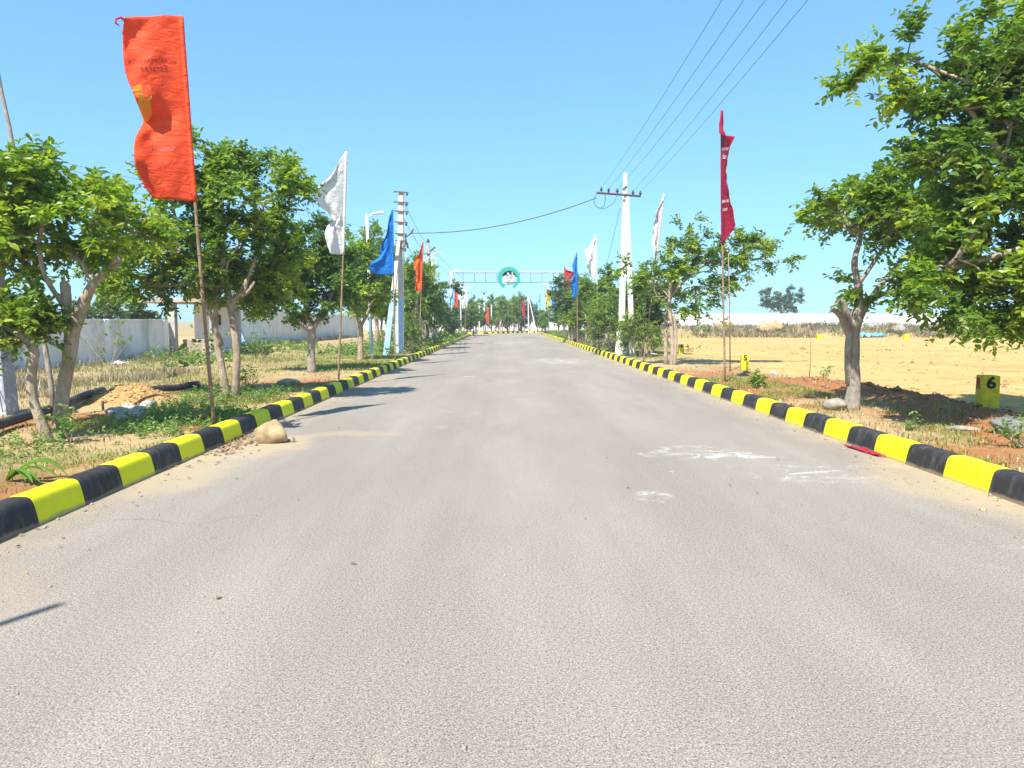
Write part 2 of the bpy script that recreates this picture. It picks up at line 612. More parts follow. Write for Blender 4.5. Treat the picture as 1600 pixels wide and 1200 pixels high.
M['ink'] = simple('black_ink', (0.02, 0.02, 0.02), 0.8)
M['red_ink'] = simple('red_ink', (0.50, 0.03, 0.02), 0.8)
M['bamboo'] = mat_bark('bamboo', (0.27, 0.17, 0.11), (0.40, 0.27, 0.18), (0.14, 0.08, 0.05))
M['concrete'] = simple('pole_concrete', (0.42, 0.39, 0.345), 0.9, 0.22, 4, stain=(0.30, 0.27, 0.22), stain_amt=0.5)
M['white_concrete'] = simple('whitewashed_concrete', (0.70, 0.67, 0.61), 0.9, 0.18, 4, stain=(0.48, 0.43, 0.36), stain_amt=0.5)
M['steel'] = simple('rusty_steel', (0.15, 0.10, 0.085), 0.7, 0.3, 20, metal=0.3)
M['dark'] = simple('dark_ceramic', (0.05, 0.04, 0.04), 0.4)
M['wire'] = simple('wire_metal', (0.10, 0.11, 0.13), 0.6)
M['lamp_white'] = mat_painted_pole('white_lamp_paint', (0.74, 0.75, 0.76), (0.70, 0.71, 0.72), -9)
M['lamp_blue'] = mat_painted_pole('white_over_blue_paint', (0.74, 0.75, 0.76), (0.27, 0.50, 0.66), 1.45)
M['pole_blue'] = mat_painted_pole('concrete_over_blue_paint', (0.55, 0.51, 0.43), (0.40, 0.55, 0.72), 2.4)
M['strut_blue'] = mat_painted_pole('timber_over_blue_paint', (0.50, 0.45, 0.38), (0.22, 0.42, 0.64), 2.6)
M['post_blue'] = mat_painted_pole('concrete_over_pale_blue', (0.25, 0.23, 0.21), (0.32, 0.35, 0.40), 1.0)
M['lens'] = simple('lamp_lens', (0.80, 0.82, 0.84), 0.3)
M['wall_near'] = mat_wall('weathered_wall', (0.80, 0.775, 0.74), (0.34, 0.325, 0.30), 0.7)
M['wall_white'] = mat_wall('white_wall', (0.88, 0.86, 0.83), (0.58, 0.565, 0.54), 0.4)
M['wall_far'] = mat_wall('far_white_wall', (0.78, 0.78, 0.80), (0.62, 0.62, 0.64), 0.25)
M['slab'] = simple('roof_slab', (0.44, 0.34, 0.27), 0.9, 0.3, 3, stain=(0.25, 0.20, 0.17))
M['blue_paint'] = simple('pale_blue_paint', (0.30, 0.46, 0.68), 0.8)
M['pvc'] = simple('black_pipe', (0.035, 0.034, 0.036), 0.55, 0.3, 8, stain=(0.20, 0.15, 0.10), stain_amt=0.4)
M['stone'] = simple('ochre_stone', (0.40, 0.285, 0.15), 0.95, 0.3, 7, bump=0.8, stain=(0.48, 0.37, 0.22))
M['rubble'] = simple('pale_rubble', (0.33, 0.29, 0.245), 0.95, 0.35, 9, bump=0.7, stain=(0.38, 0.28, 0.18))
M['rubble_pale'] = simple('pale_grey_rubble', (0.42, 0.375, 0.32), 0.95, 0.3, 12, bump=0.8)
M['chunk'] = simple('grey_chunk', (0.19, 0.195, 0.19), 0.95, 0.35, 7, bump=0.8, stain=(0.30, 0.24, 0.17))
M['brick'] = simple('brick_lump', (0.52, 0.21, 0.10), 0.95, 0.3, 14, bump=0.8)
M['soil'] = simple('heaped_soil', (0.46, 0.27, 0.105), 0.95, 0.35, 9, bump=1.0, stain=(0.40, 0.21, 0.09))
M['clod'] = simple('red_clods', (0.36, 0.17, 0.08), 0.95, 0.35, 14, bump=0.9, stain=(0.24, 0.10, 0.05))
M['litter'] = simple('dead_leaves', (0.30, 0.18, 0.09), 0.9, 0.4, 30)
M['plastic_white'] = simple('white_plastic', (0.72, 0.72, 0.74), 0.5)
M['plastic_blue'] = simple('blue_tarp', (0.12, 0.42, 0.72), 0.5)
M['teal'] = simple('teal_paint', (0.03, 0.33, 0.28), 0.5, 0.15)
M['sheet'] = simple('torn_sheet', (0.50, 0.51, 0.54), 0.7, 0.35, 5, stain=(0.26, 0.27, 0.29))
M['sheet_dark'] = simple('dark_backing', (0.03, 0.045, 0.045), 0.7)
M['frame_grey'] = simple('grey_truss_paint', (0.17, 0.19, 0.23), 0.6)
M['frame_white'] = simple('white_truss_paint', (0.55, 0.57, 0.60), 0.6)
M['strap'] = mat_leaf('strap_leaf', (0.07, 0.17, 0.02), (0.13, 0.28, 0.03), (0.3, 0.42, 0.08))
M['tank'] = simple('teal_plastic', (0.05, 0.36, 0.42), 0.4)
CL = {
    'orange': mat_cloth('orange_cloth', (0.88, 0.105, 0.028), 0.42),
    'orange_sunlit': mat_cloth('sunlit_orange_cloth', (0.92, 0.40, 0.04), 0.45),  # orange cloth with sun shining through, painted into the colour
    'orange2': mat_cloth('orange_cloth_faded', (0.86, 0.17, 0.03), 0.42),
    'white': mat_cloth('white_cloth', (0.80, 0.79, 0.76), 0.38),
    'pinkwhite': mat_cloth('pinkish_white_cloth', (0.80, 0.72, 0.74), 0.38),
    'blue': mat_cloth('blue_cloth', (0.012, 0.22, 0.66), 0.4),
    'sky': mat_cloth('light_blue_cloth', (0.36, 0.66, 0.74), 0.4),
    'red': mat_cloth('dark_red_cloth', (0.33, 0.006, 0.034), 0.3),
    'red2': mat_cloth('red_cloth', (0.58, 0.03, 0.07), 0.35),
    'yellow': mat_cloth('yellow_cloth', (0.80, 0.66, 0.02), 0.4),
}
INK = {
    'faded': simple('faded_print', (0.33, 0.03, 0.02), 0.8),
    'grey': simple('grey_print', (0.38, 0.12, 0.10), 0.8),
    'rose': simple('rose_print', (0.50, 0.24, 0.22), 0.8),
    'white': simple('white_print', (0.80, 0.76, 0.76), 0.7),
}

# ------------------------------------------------------------------ the ground, the road and its kerbs
XL, XR = -3.43, 4.22
rng = np.random.default_rng(7)


def in_road(x, y, m=0.0):
    a = (x > XL - m) & (x < XR + m) & (y < 97.5 + m)
    b = (x <= XL + 0.5) & (y > 78.6 - m)
    far = np.where(x > -1.8, 86.5 + (x + 1.8) * 2.0, 86.5 + (x + 1.8) * 0.12)
    return (a | b) & (y < far + m)


def ground_z(x, y):
    x = np.asarray(x, float); y = np.asarray(y, float)
    z = 0.13 + 0.07 * (fbm(x * 0.5, y * 0.5, 3) - 0.5) + 0.05 * (fbm(x * 2.3, y * 2.3, 9, 3) - 0.5)
    # turned soil beside the plot
    ridge = np.exp(-((x - 6.75 - 0.25 * np.sin(y * 0.6)) / 0.42) ** 2) * smooth(2, 5, y) * (1 - smooth(15.5, 18, y))
    z = z + ridge * (0.05 + 0.22 * fbm(x * 3.1, y * 3.1, 21, 4))
    z = z + smooth(7.2, 9, x) * (1 - smooth(58, 64, y)) * (.16 * (fbm(x * .45, y * .45, 61, 4) - .5) + .05 * (fbm(x * 1.9, y * 1.9, 63, 2) - .5))
    # the spoil bank in front of the far wall
    z = z + smooth(62, 68, y) * (1 - smooth(74, 79, y)) * smooth(6.5, 11, x) * (0.25 + 0.9 * fbm(x * 0.25, y * 0.25, 5))
    # slight bank in front of the left wall
    z = z + 0.10 * smooth(-9, -13, x) * (fbm(x * 0.4, y * 0.4, 8))
    return np.where(in_road(x, y, 0.12), -0.07, z)


def build_ground():
    xs = np.concatenate([[-900, -400, -200, -120, -80, -60, -45, -36, -30, -26, -22, -19], np.arange(-17, XL - 0.3, 0.25), [XL - 0.22, XL - 0.14, XL - 0.10],
                         np.linspace(XL + 0.3, XR - 0.3, 5), [XR + 0.10, XR + 0.14, XR + 0.22], np.arange(XR + 0.4, 12, 0.2), np.arange(12, 30, 0.7), [31, 35, 40, 46, 54, 64, 80, 110, 160, 260, 450, 900]])
    ys = np.concatenate([[-40, -20, -10, -5], np.arange(-3, 24, 0.25), np.arange(24, 45, 0.5), np.arange(45, 78, 0.8), [78.45, 78.5, 79, 80, 81, 82, 83], np.arange(83.5, 99, .5), np.arange(100, 110, 1.5), [115, 125, 140, 170, 220, 320, 500, 900, 1600]])
    gx, gy = np.meshgrid(xs, ys)
    gz = ground_z(gx, gy)
    v = np.stack([gx.ravel(), gy.ravel(), gz.ravel()], 1)
    nx, ny = len(xs), len(ys)
    i = np.arange(nx * ny).reshape(ny, nx)
    f = np.stack([i[:-1, :-1].ravel(), i[:-1, 1:].ravel(), i[1:, 1:].ravel(), i[1:, :-1].ravel()], 1)
    x, y = v[:, 0], v[:, 1]
    field = smooth(6.8, 8.0, x) * (1 - smooth(62, 67, y)) + 0.35 * smooth(90, 92, y)
    green = (0.55 * smooth(-3.5, -4.2, x) * (1 - smooth(-10, -13, x)) * fbm(x * 0.45, y * 0.45, 31) * 1.6
             + 0.8 * smooth(30, 36, y) * ((x > XR) | (x < XL)) * (np.abs(x) < 9) + 0.55 * smooth(62, 66, y))
    red = np.exp(-((x - 6.75 - 0.25 * np.sin(y * 0.6)) / 0.5) ** 2) * smooth(2, 5, y) * (1 - smooth(15.5, 19, y)) * 1.1
    red = red + 1.05 * ((x > XR) & (x < 7)) * (1 - smooth(15, 30, y)) * fbm(x * 0.8, y * 0.8, 41) * 1.3
    red = red + np.exp(-(((x + 4.3) / 0.8) ** 2 + ((y - 6.0) / 1.1) ** 2)) * 0.9
    red = red + np.exp(-(((x + 4.0) / 0.35) ** 2 + ((y - 9.6) / 0.7) ** 2)) * 0.9
    red = red + 0.75 * smooth(-9, -7, x) * (x < XL) * (1 - smooth(14, 24, y)) * smooth(.5, .68, fbm(x * .7, y * .7, 47))
    zone = np.stack([np.clip(field, 0, 1), np.clip(green, 0, 1), np.clip(red, 0, 1), np.ones_like(x)], 1)
    o = np_obj('ground', v, f, M['ground'], attrs={'zone': zone}, smooth_=True)
    tag(o, 'dry ochre and red soil on both sides of the road', 'ground', kind='structure')


def build_road():
    mb = MB()
    ys = [-12, 0, 8, 16, 30, 50, 78.6]
    for a, b in zip(ys[:-1], ys[1:]):
        mb.add([(XL - 0.03, a, 0), (XR + 0.03, a, 0), (XR + 0.03, b, 0), (XL - 0.03, b, 0)], [(0, 1, 2, 3)])
    mb.add([(XL - 0.03, 78.6, 0), (XR + 0.03, 78.6, 0), (XR + 0.03, 97.4, 0), (XL - 0.03, 97.4, 0)], [(0, 1, 2, 3)])
    mb.add([(-60, 78.4, 0), (XL - 0.03, 78.4, 0), (XL - 0.03, 90.4, 0), (-60, 90.4, 0)], [(0, 1, 2, 3)])
    o = mb.build('road', M['asphalt'])
    tag(o, 'worn grey asphalt road with dust and white splashes', 'road', kind='structure')


KP = [(0.0, -0.1), (0.0, 0.0), (0.012, 0.07), (0.032, 0.155), (0.042, 0.183), (0.058, 0.204), (0.085, 0.215), (0.15, 0.218), (0.205, 0.213), (0.232, 0.196), (0.245, 0.16), (0.25, -0.1)]


def kerb_meshes(length, side):
    """a kerb block along +Y from -length/2 to length/2; side=+1: the kerb body lies on +X of the road edge"""
    out = {}
    for colr in ('yellow', 'black'):
        for k in range(4):
            rnd = random.Random(k * 7 + (3 if colr == 'black' else 0) + int(length * 100))
            mb = MB()
            n = 7
            ys = [-length / 2 + 0.0012 + (length - 0.0024) * i / (n - 1) for i in range(n)]
            vs = []
            for i, y in enumerate(ys):
                for j, (x, z) in enumerate(KP):
                    d = rnd.uniform(-1, 1) * 0.0028 if 1 < j < 10 and 0 < i < n - 1 else 0
                    vs.append((side * (x + d), y, z + d))
            m_ = len(KP)
            fs = []
            for i in range(n - 1):
                for j in range(m_ - 1):
                    q = (i * m_ + j, i * m_ + j + 1, (i + 1) * m_ + j + 1, (i + 1) * m_ + j)
                    fs.append(q if side < 0 else q[::-1])
            a = tuple(range(m_)); b = tuple((n - 1) * m_ + j for j in range(m_))
            fs.append(a[::-1] if side < 0 else a); fs.append(b if side < 0 else b[::-1])
            mb.add(vs, fs)
            me = mb.mesh('kerb_block', M[colr], smooth_=True)
            try:
                me.set_sharp_from_angle(angle=R(50))
            except Exception:
                pass
            out[(colr, k)] = me
    return out


def build_kerb(label, path, length, side, first_yellow):
    """blocks along a polyline, body on the given side of the walking direction"""
    root = thing('kerb', label, 'kerb', (path[0][0], path[0][1], 0), kind='structure')
    meshes = kerb_meshes(length, side)
    pts = [Vector((p[0], p[1], 0)) for p in path]
    cum = [0]
    for a, b in zip(pts[:-1], pts[1:]): cum.append(cum[-1] + (b - a).length)

    def pos(s):
        for i in range(len(pts) - 1):
            if s <= cum[i + 1] or i == len(pts) - 2:
                return pts[i] + (pts[i + 1] - pts[i]) * ((s - cum[i]) / (cum[i + 1] - cum[i]))
    rnd = random.Random(int(length * 1000))
    n = int(cum[-1] / length)
    for i in range(n):
        a, b = pos(i * length), pos((i + 1) * length)
        mid = (a + b) / 2
        d = b - a
        yel = (i % 2 == 0) == first_yellow
        o = bpy.data.objects.new('kerb_block', meshes[('yellow' if yel else 'black', rnd.randrange(4))])
        COL.objects.link(o)
        o.parent = root
        o.location = mid - root.location + Vector((rnd.uniform(-0.003, 0.003), 0, rnd.uniform(-0.003, 0.003)))
        o.rotation_euler = (0, 0, math.atan2(-d.x, d.y) + rnd.uniform(-0.004, 0.004))
        if i > 160:
            pass
    return root


build_ground()
build_road()
LL, LR = 0.604, 0.667
y0 = 5.36 - 10 * LL            # left yellow block starts at 5.36 m
pl = [(XL, y0), (XL, 75.6)] + [(XL - 2.9 * (1 - math.cos(a)), 75.6 + 2.9 * math.sin(a)) for a in [R(x) for x in range(10, 91, 10)]] + [(-22, 78.5)]
build_kerb('yellow and black painted kerb along the left road edge', pl, LL, -1, True)
y1 = 6.28 - 10 * LR
pr = [(XR, y1), (XR, 92.0), (4.15, 94.0), (3.9, 95.4), (3.4, 96.0), (2.8, 95.6), (-1.4, 87.3), (-1.9, 86.6), (-2.8, 86.3), (-22, 84.0)]
build_kerb('yellow and black painted kerb along the right road edge, bending left far away', pr, LR, 1, True)


# ------------------------------------------------------------------ plants
def unit(a):
    return a / np.maximum(np.linalg.norm(a, axis=-1, keepdims=True), 1e-9)


def leaf_geo(o, d, n, L, W, six=True):
    s = unit(np.cross(d, n))
    n = unit(np.cross(s, d))
    L = L[:, None]; W = W[:, None]
    if six:
        vs = np.stack([o, o + d * L * .3 + s * W * .46 + n * W * .12, o + d * L * .68 + s * W * .40 + n * W * .10,
                       o + d * L - n * L * .14, o + d * L * .68 - s * W * .40 + n * W * .10, o + d * L * .3 - s * W * .46 + n * W * .12], 1)
        k = np.arange(len(o))[:, None] * 6
        f = np.concatenate([k + np.array([[0, 1, 2, 3]]), k + np.array([[0, 3, 4, 5]])], 0)
        return vs.reshape(-1, 3), f, 6
    vs = np.stack([o, o + d * L * .45 + s * W * .5 + n * W * .1, o + d * L - n * L * .1, o + d * L * .45 - s * W * .5 + n * W * .1], 1)
    k = np.arange(len(o))[:, None] * 4
    return vs.reshape(-1, 3), k + np.array([[0, 1, 2, 3]]), 4


def twig_leaves(rg, orig, outd, n_leaf, size, six=True, twig=(0.18, 0.42), per=10, droop=0.12, bright=0.5, otone=None):
    """leaves set along short twigs; orig: twig bases, outd: preferred directions"""
    T = max(1, n_leaf // per)
    pick = rg.integers(0, len(orig), T)
    o = orig[pick] + rg.normal(0, 0.04, (T, 3))
    td = unit(outd[pick] + rg.normal(0, 0.55, (T, 3)) + np.array([0, 0, 0.12]))
    tl = rg.uniform(*twig, T)
    tv = np.clip(rg.normal(bright - 0.05, 0.2, T), 0, 1)
    if otone is not None: tv = tv + otone[pick]
    tone = np.clip(tv + (rg.random(T) < 0.10) * 0.35, 0, 1)
    j = np.arange(per)
    fr = (j + 0.6) / per
    P = o[:, None, :] + td[:, None, :] * (tl[:, None] * fr[None, :])[..., None]
    P[..., 2] -= (fr ** 2)[None, :] * (tl * droop)[:, None]
    side = unit(np.cross(td, np.array([0, 0, 1.0]) + rg.normal(0, 0.25, (T, 3))))
    sg = np.where(j % 2 == 0, 1.0, -1.0)
    D = side[:, None, :] * sg[None, :, None] + td[:, None, :] * 0.55 + rg.normal(0, 0.32, (T, per, 3))
    D[..., 2] -= droop * 0.9
    D = unit(D)
    N = unit(np.array([0, 0, 1.0]) + rg.normal(0, 0.7, (T, per, 3)))
    n = T * per
    L = size * rg.uniform(0.65, 1.25, n)
    v, f, k = leaf_geo(P.reshape(-1, 3), D.reshape(-1, 3), N.reshape(-1, 3), L, L * rg.uniform(0.48, 0.64, n), six)
    lv = np.clip(np.repeat(tone, per) + rg.normal(0, 0.12, n), 0, 1)
    tw = np.stack([o, o + td * tl[:, None] - np.array([0, 0, 1.0]) * (tl * droop)[:, None]], 1)
    return v, f, np.repeat(lv, k), tw


def grow(trunks, lobes, n_att, seed, bf=0.35):
    """returns nodes, parents, radii, tips. trunks: polylines of (Vector, r); lobes: (centre, radii)"""
    rg = np.random.default_rng(seed)
    nodes, par, path, fixed = [], [], [], []
    for pl_ in trunks:
        last = -1
        if len(nodes):
            d = [np.linalg.norm(np.array(pl_[0][0]) - q) for q in nodes]
            k = int(np.argmin(d))
            if d[k] < 0.12: last = k
        for i, (p, r) in enumerate(pl_):
            p = np.array(p)
            if i == 0 and last >= 0:
                continue
            nodes.append(p); par.append(last)
            path.append(0.0 if last < 0 else path[last] + np.linalg.norm(p - nodes[last]))
            fixed.append(r)
            last = len(nodes) - 1
    n0 = len(nodes)
    zmin = min(q[2] for q in nodes)
    ztop = max(q[2] for q in nodes)
    vol = np.array([np.prod(l[1]) ** 0.75 for l in lobes]); vol /= vol.sum()
    att, lobe_c = [], []
    for c, r in [lobes[k] for k in rg.choice(len(lobes), n_att, p=vol)]:
        u = rg.normal(0, 1, 3); u /= np.linalg.norm(u)
        att.append(np.array(c) + u * np.array(r) * (0.35 + 0.65 * rg.random() ** 0.5)); lobe_c.append(np.array(c))
    for k in range(n_att // 7):
        i = rg.integers(0, len(att))
        out = att[i] - lobe_c[i]
        if out[2] > -0.1:
            att[i] = lobe_c[i] + out * rg.uniform(1.1, 1.3)
    att = np.array(att); lobe_c = np.array(lobe_c)
    tr = np.array([q for q in nodes])
    dist = np.min(np.linalg.norm(att[:, None] - tr[None], axis=2), 1)
    order = np.argsort(dist)
    ok_attach = [q[2] > zmin + 0.35 * (ztop - zmin) for q in nodes]
    N = np.array(nodes); PL = np.array(path); OK = np.array(ok_attach)
    tips = []
    for k in order:
        p = att[k]
        c = np.linalg.norm(N - p, axis=1) + bf * PL + np.where(OK, 0, 50) + np.where(N[:, 2] > p[2] + 0.25, 0.25, 0)
        b = int(np.argmin(c))
        q = N[b]
        seg = p - q
        L = np.linalg.norm(seg)
        m = q + seg * 0.5 + rg.normal(0, 0.07, 3) * L + np.array([0, 0, 0.06 * L])
        for pt in (m, p):
            N = np.vstack([N, pt]); par.append(b); PL = np.append(PL, PL[b] + np.linalg.norm(pt - q)); OK = np.append(OK, True)
            fixed.append(None)
            b = len(N) - 1; q = pt
        tips.append((len(N) - 1, k))
    cnt = np.zeros(len(N))
    for i, _ in tips: cnt[i] += 1
    for i in range(len(N) - 1, -1, -1):
        if par[i] >= 0 and par[i] < i: cnt[par[i]] += cnt[i]
    return N, par, cnt, fixed, n0, tips, lobe_c, att


def tree(name, label, base, trunks, lobes, n_leaf, size, seed, leaf='leaf', bark='bark', n_att=120, six=True, group=None, extra=None, bright=0.5, stubs=(), twig=(0.18, 0.42)):
    """a thing with a trunk (limbs included) and a crown of single leaves"""
    rg = np.random.default_rng(seed)
    rnd = random.Random(seed)
    N, par, cnt, fixed, n0, tips, lobe_c, att = grow(trunks, lobes, n_att, seed)
    root = thing(name, label, 'tree', base, group)
    mb = MB()
    # the trunk lines, smoothed
    for pl_ in list(trunks) + list(stubs):
        pts, rad = [], []
        for i in range(len(pl_) - 1):
            a, ra = pl_[i]; b, rb = pl_[i + 1]
            a = Vector(a); b = Vector(b)
            p0 = Vector(pl_[i - 1][0]) if i > 0 else a - (b - a)
            p3 = Vector(pl_[i + 2][0]) if i + 2 < len(pl_) else b + (b - a)
            for s in range(4):
                t = s / 4
                q = 0.5 * ((2 * a) + (b - p0) * t + (2 * p0 - 5 * a + 4 * b - p3) * t * t + (3 * a - p0 - 3 * b + p3) * t ** 3)
                pts.append(q); rad.append((ra + (rb - ra) * t) * (1 + rnd.uniform(-.07, .07)))
        pts.append(Vector(pl_[-1][0])); rad.append(pl_[-1][1])
        if pl_[0][0][2] < 0.4 + base[2]:
            rad[0] *= 1.25; rad[1] *= 1.04
            pts[0] = pts[0] + Vector((0, 0, -0.12))
        mb.tube(pts, rad, 10, True, 0.06, rnd)
    for i in range(n0, len(N)):
        b = par[i]
        r1 = min(0.0045 * cnt[i] ** 0.55 + 0.003, 0.09)
        r0 = min(0.0045 * cnt[b] ** 0.55 + 0.003, r1 * 1.6) if b >= n0 else min(r1 * 1.3, (fixed[b] or 0.1))
        mb.tube([N[b], N[i]], [r0, r1], 5, False)
    # leaf-bearing points: tips and the outer edges
    op, od, ot = [], [], []
    ltone = {}
    for i, k in tips:
        lt = ltone.setdefault(tuple(np.round(lobe_c[k], 3)), rnd.uniform(-.16, .2)) + rnd.uniform(-.14, .14)
        chain = [(N[i], N[par[i]]), (N[par[i]], N[par[par[i]]])]
        for a, b in chain:
            for t in ((0.0, 0.4, 0.8) if a is N[i] or np.array_equal(a, N[i]) else (0.0, 0.3)):
                op.append(a + (b - a) * t)
                od.append(unit((a - b)[None])[0] * 0.6 + unit((att[k] - lobe_c[k])[None])[0] * 0.6)
                ot.append(lt)
    op = np.array(op); od = np.array(od)
    v, f, lv, tw = twig_leaves(rg, op, od, n_leaf, size, six, bright=bright, twig=twig, otone=np.array(ot))
    for a, b in tw[:: 2 if len(tw) > 700 else 1]:
        mb.tube([a, b], [0.0035, 0.0018], 3, False)
    mb.build('trunk', M[bark], root, smooth_=True)
    np_obj('crown', v, f, M[leaf], root, {'lv': lv})
    return root


def P(px, py, Y, r):
    return (tuple(at(px, py, Y)), r)


def lobes_px(Y, lst, depth=1.0):
    out = []
    k = Y / FPX
    for l in lst:
        px, py, rx, ry = l[:4]
        dy = l[4] if len(l) > 4 else 0.0
        c = at(px, py, Y + dy)
        out.append((tuple(c), (rx * k, max(rx, ry) * k * depth, ry * k)))
    return out


def gz(p):
    return float(ground_z(np.array([p[0]]), np.array([p[1]]))[0])


def base_of(px, Y):
    p = at(px, 560, Y)
    return (p.x, Y, gz((p.x, Y)))


# near left tree with cut limbs
YA = 8.7
A0 = base_of(88, YA)
tree('roadside_tree', 'near left tree with thick pale trunk and a cut forked limb beside the black pipe', A0,
     [[(A0, .085), P(97, 620, YA, .078), P(108, 560, YA, .075), P(115, 515, YA, .085), P(132, 470, YA, .06), P(146, 442, YA, .05)],
      [P(115, 515, YA, .08), P(104, 485, YA, .055), P(103, 455, YA, .055), P(100, 440, YA, .045)],
      [P(108, 520, YA, .05), P(88, 492, YA + .2, .035), P(62, 462, YA + .3, .03), P(40, 430, YA + .3, .025)],
      [P(150, 438, YA, .04), P(137, 428, YA, .03), P(130, 412, YA, .028), P(108, 396, YA + .1, .022)],
      [P(104, 485, YA, .03), P(70, 430, YA - .2, .025), P(60, 380, YA - .2, .02)]],
     lobes_px(YA, [(35, 320, 75, 70), (120, 345, 75, 50), (60, 395, 80, 45), (-60, 350, 70, 80), (172, 338, 55, 36), (25, 412, 45, 28), (60, 280, 40, 26), (205, 350, 30, 28), (70, 440, 22, 18), (130, 312, 35, 22)]),
     9000, 0.100, 11, n_att=110, bright=0.68,
     stubs=[[P(142, 448, YA, .05), P(156, 432, YA, .046), P(170, 420, YA, .04), P(187, 404, YA - .1, .034)], [P(172, 419, YA, .02), P(182, 416, YA - .1, .018), P(188, 412, YA - .1, .014)], [P(132, 470, YA, .05), P(143, 452, YA - .1, .04), P(141, 438, YA - .12, .032)]])
YA2 = 8.35
B0 = base_of(70, YA2)
tree('roadside_tree', 'small crooked tree with fresh bright leaves at the left edge, left of the forked trunk', B0,
     [[(B0, .06), P(52, 625, YA2, .056), P(49, 575, YA2, .055), P(53, 548, YA2, .052), P(38, 528, YA2, .045), P(12, 512, YA2, .035), P(-20, 498, YA2, .03)]],
     lobes_px(YA2, [(30, 512, 32, 22), (-20, 490, 40, 30), (10, 535, 22, 14), (48, 500, 18, 14), (15, 588, 16, 9)]),
     2200, 0.09, 12, leaf='leaf_fresh', n_att=40, bright=0.5)

# the dense tree behind the orange banner
YB = 13.2
C0 = base_of(352, YB)
tree('roadside_tree', 'dense tree on several slim stems behind the tall orange flag', C0,
     [[(C0, .066), P(347, 575, YB, .062), P(338, 530, YB, .062), P(336, 490, YB, .058), P(342, 440, YB, .045), P(352, 390, YB, .04)],
      [(base_of(366, YB + .1), .07), P(370, 570, YB, .068), P(368, 530, YB, .066), P(360, 480, YB, .06), P(352, 440, YB + .1, .06), P(335, 390, YB + .2, .04)],
      [P(347, 540, YB, .04), P(328, 488, YB, .035), P(308, 445, YB, .03), P(285, 400, YB, .025), P(262, 360, YB, .02)],
      [P(360, 480, YB, .045), P(385, 440, YB, .035), P(400, 400, YB, .03)],
      [P(336, 490, YB, .045), P(322, 450, YB + .3, .04), P(290, 420, YB + .6, .03)]],
     lobes_px(YB, [(250, 320, 75, 70), (195, 395, 55, 55, .4), (330, 290, 65, 60), (395, 300, 75, 60), (445, 290, 35, 40), (290, 390, 85, 55), (385, 395, 75, 60), (312, 246, 24, 22), (225, 430, 55, 35), (425, 385, 45, 50, .5), (170, 420, 35, 35, .5), (300, 440, 60, 30, .6), (190, 445, 38, 26, .6), (245, 458, 40, 22, .7), (420, 445, 42, 42, .7), (400, 472, 36, 22, .9), (270, 275, 30, 26), (360, 255, 32, 22), (465, 275, 20, 18)]),
     30000, 0.098, 13, n_att=230, bright=0.52, stubs=[[P(362, 470, YB, .04), P(382, 455, YB - .1, .036), P(384, 436, YB - .1, .03)], [P(368, 465, YB, .04), P(385, 458, YB - .1, .03), P(398, 440, YB - .1, .02)]])
YC = 20.0
D0 = base_of(487, YC)
tree('roadside_tree', 'dark leafy tree with one stout trunk beside the white flag', D0,
     [[(D0, .115), P(486, 545, YC, .105), P(487, 515, YC, .115), P(480, 490, YC, .09), P(477, 462, YC, .075), P(470, 435, YC, .05), P(462, 415, YC, .04)],
      [P(486, 518, YC, .09), P(468, 503, YC, .075), P(452, 490, YC, .06), P(436, 470, YC, .04)],
      [P(487, 515, YC, .09), P(500, 497, YC, .075), P(510, 482, YC, .06), P(520, 455, YC, .04)],
      [P(477, 462, YC, .05), P(485, 445, YC, .04), P(492, 425, YC, .03)]],
     lobes_px(YC, [(470, 395, 55, 45), (425, 430, 48, 45), (520, 430, 38, 48), (500, 370, 38, 32), (405, 455, 30, 30), (450, 470, 45, 28), (530, 475, 25, 25), (480, 440, 50, 40, .7)]),
     19000, 0.115, 14, leaf='leaf_deep', bark='bark_grey', n_att=170, bright=0.55)
YD = 26.0
E0 = base_of(563, YD)
tree('roadside_tree', 'light green tree with a pale slim trunk beside the blue based lamp post', E0,
     [[(E0, .105), P(563, 540, YD, .095), P(563, 512, YD, .10), P(556, 492, YD, .085), P(546, 468, YD, .06), P(538, 445, YD, .045)],
      [P(563, 512, YD, .07), P(572, 494, YD, .055), P(582, 470, YD, .04), P(590, 430, YD, .03)]],
     lobes_px(YD, [(562, 425, 40, 40), (555, 455, 45, 35), (590, 455, 30, 32, .8), (535, 425, 32, 32), (555, 388, 25, 18), (575, 484, 12, 9)]),
     12000, 0.12, 15, n_att=140, bright=0.6)

# right hand trees
YE = 23.0
F0 = base_of(1050, YE)
tree('roadside_tree', 'spreading tree with several pale stems left of the dark red flag', F0,
     [[(F0, .085), P(1051, 540, YE, .075), P(1048, 500, YE, .07), P(1046, 465, YE, .06), P(1050, 430, YE, .05)],
      [(base_of(1041, YE + .2), .07), P(1040, 520, YE + .2, .06), P(1044, 480, YE + .2, .05), P(1060, 430, YE + .2, .04), P(1075, 395, YE, .03)],
      [(base_of(1054, YE - .1), .06), P(1056, 520, YE - .1, .05), P(1052, 490, YE - .1, .045)],
      [P(1046, 465, YE, .05), P(1085, 425, YE, .035), P(1130, 405, YE, .025), P(1190, 405, YE, .018)]],
     lobes_px(YE, [(1085, 385, 45, 45), (1100, 425, 55, 40), (1055, 430, 40, 40), (1145, 400, 35, 35), (1185, 395, 30, 22), (1020, 440, 32, 28), (1215, 405, 25, 10), (1180, 420, 30, 15), (1120, 470, 25, 35), (1070, 470, 35, 30), (1195, 375, 15, 22), (995, 418, 25, 14), (1160, 375, 20, 18)]),
     10500, 0.115, 16, n_att=150, bright=0.6)
YF = 11.3
G0 = base_of(1333, YF)
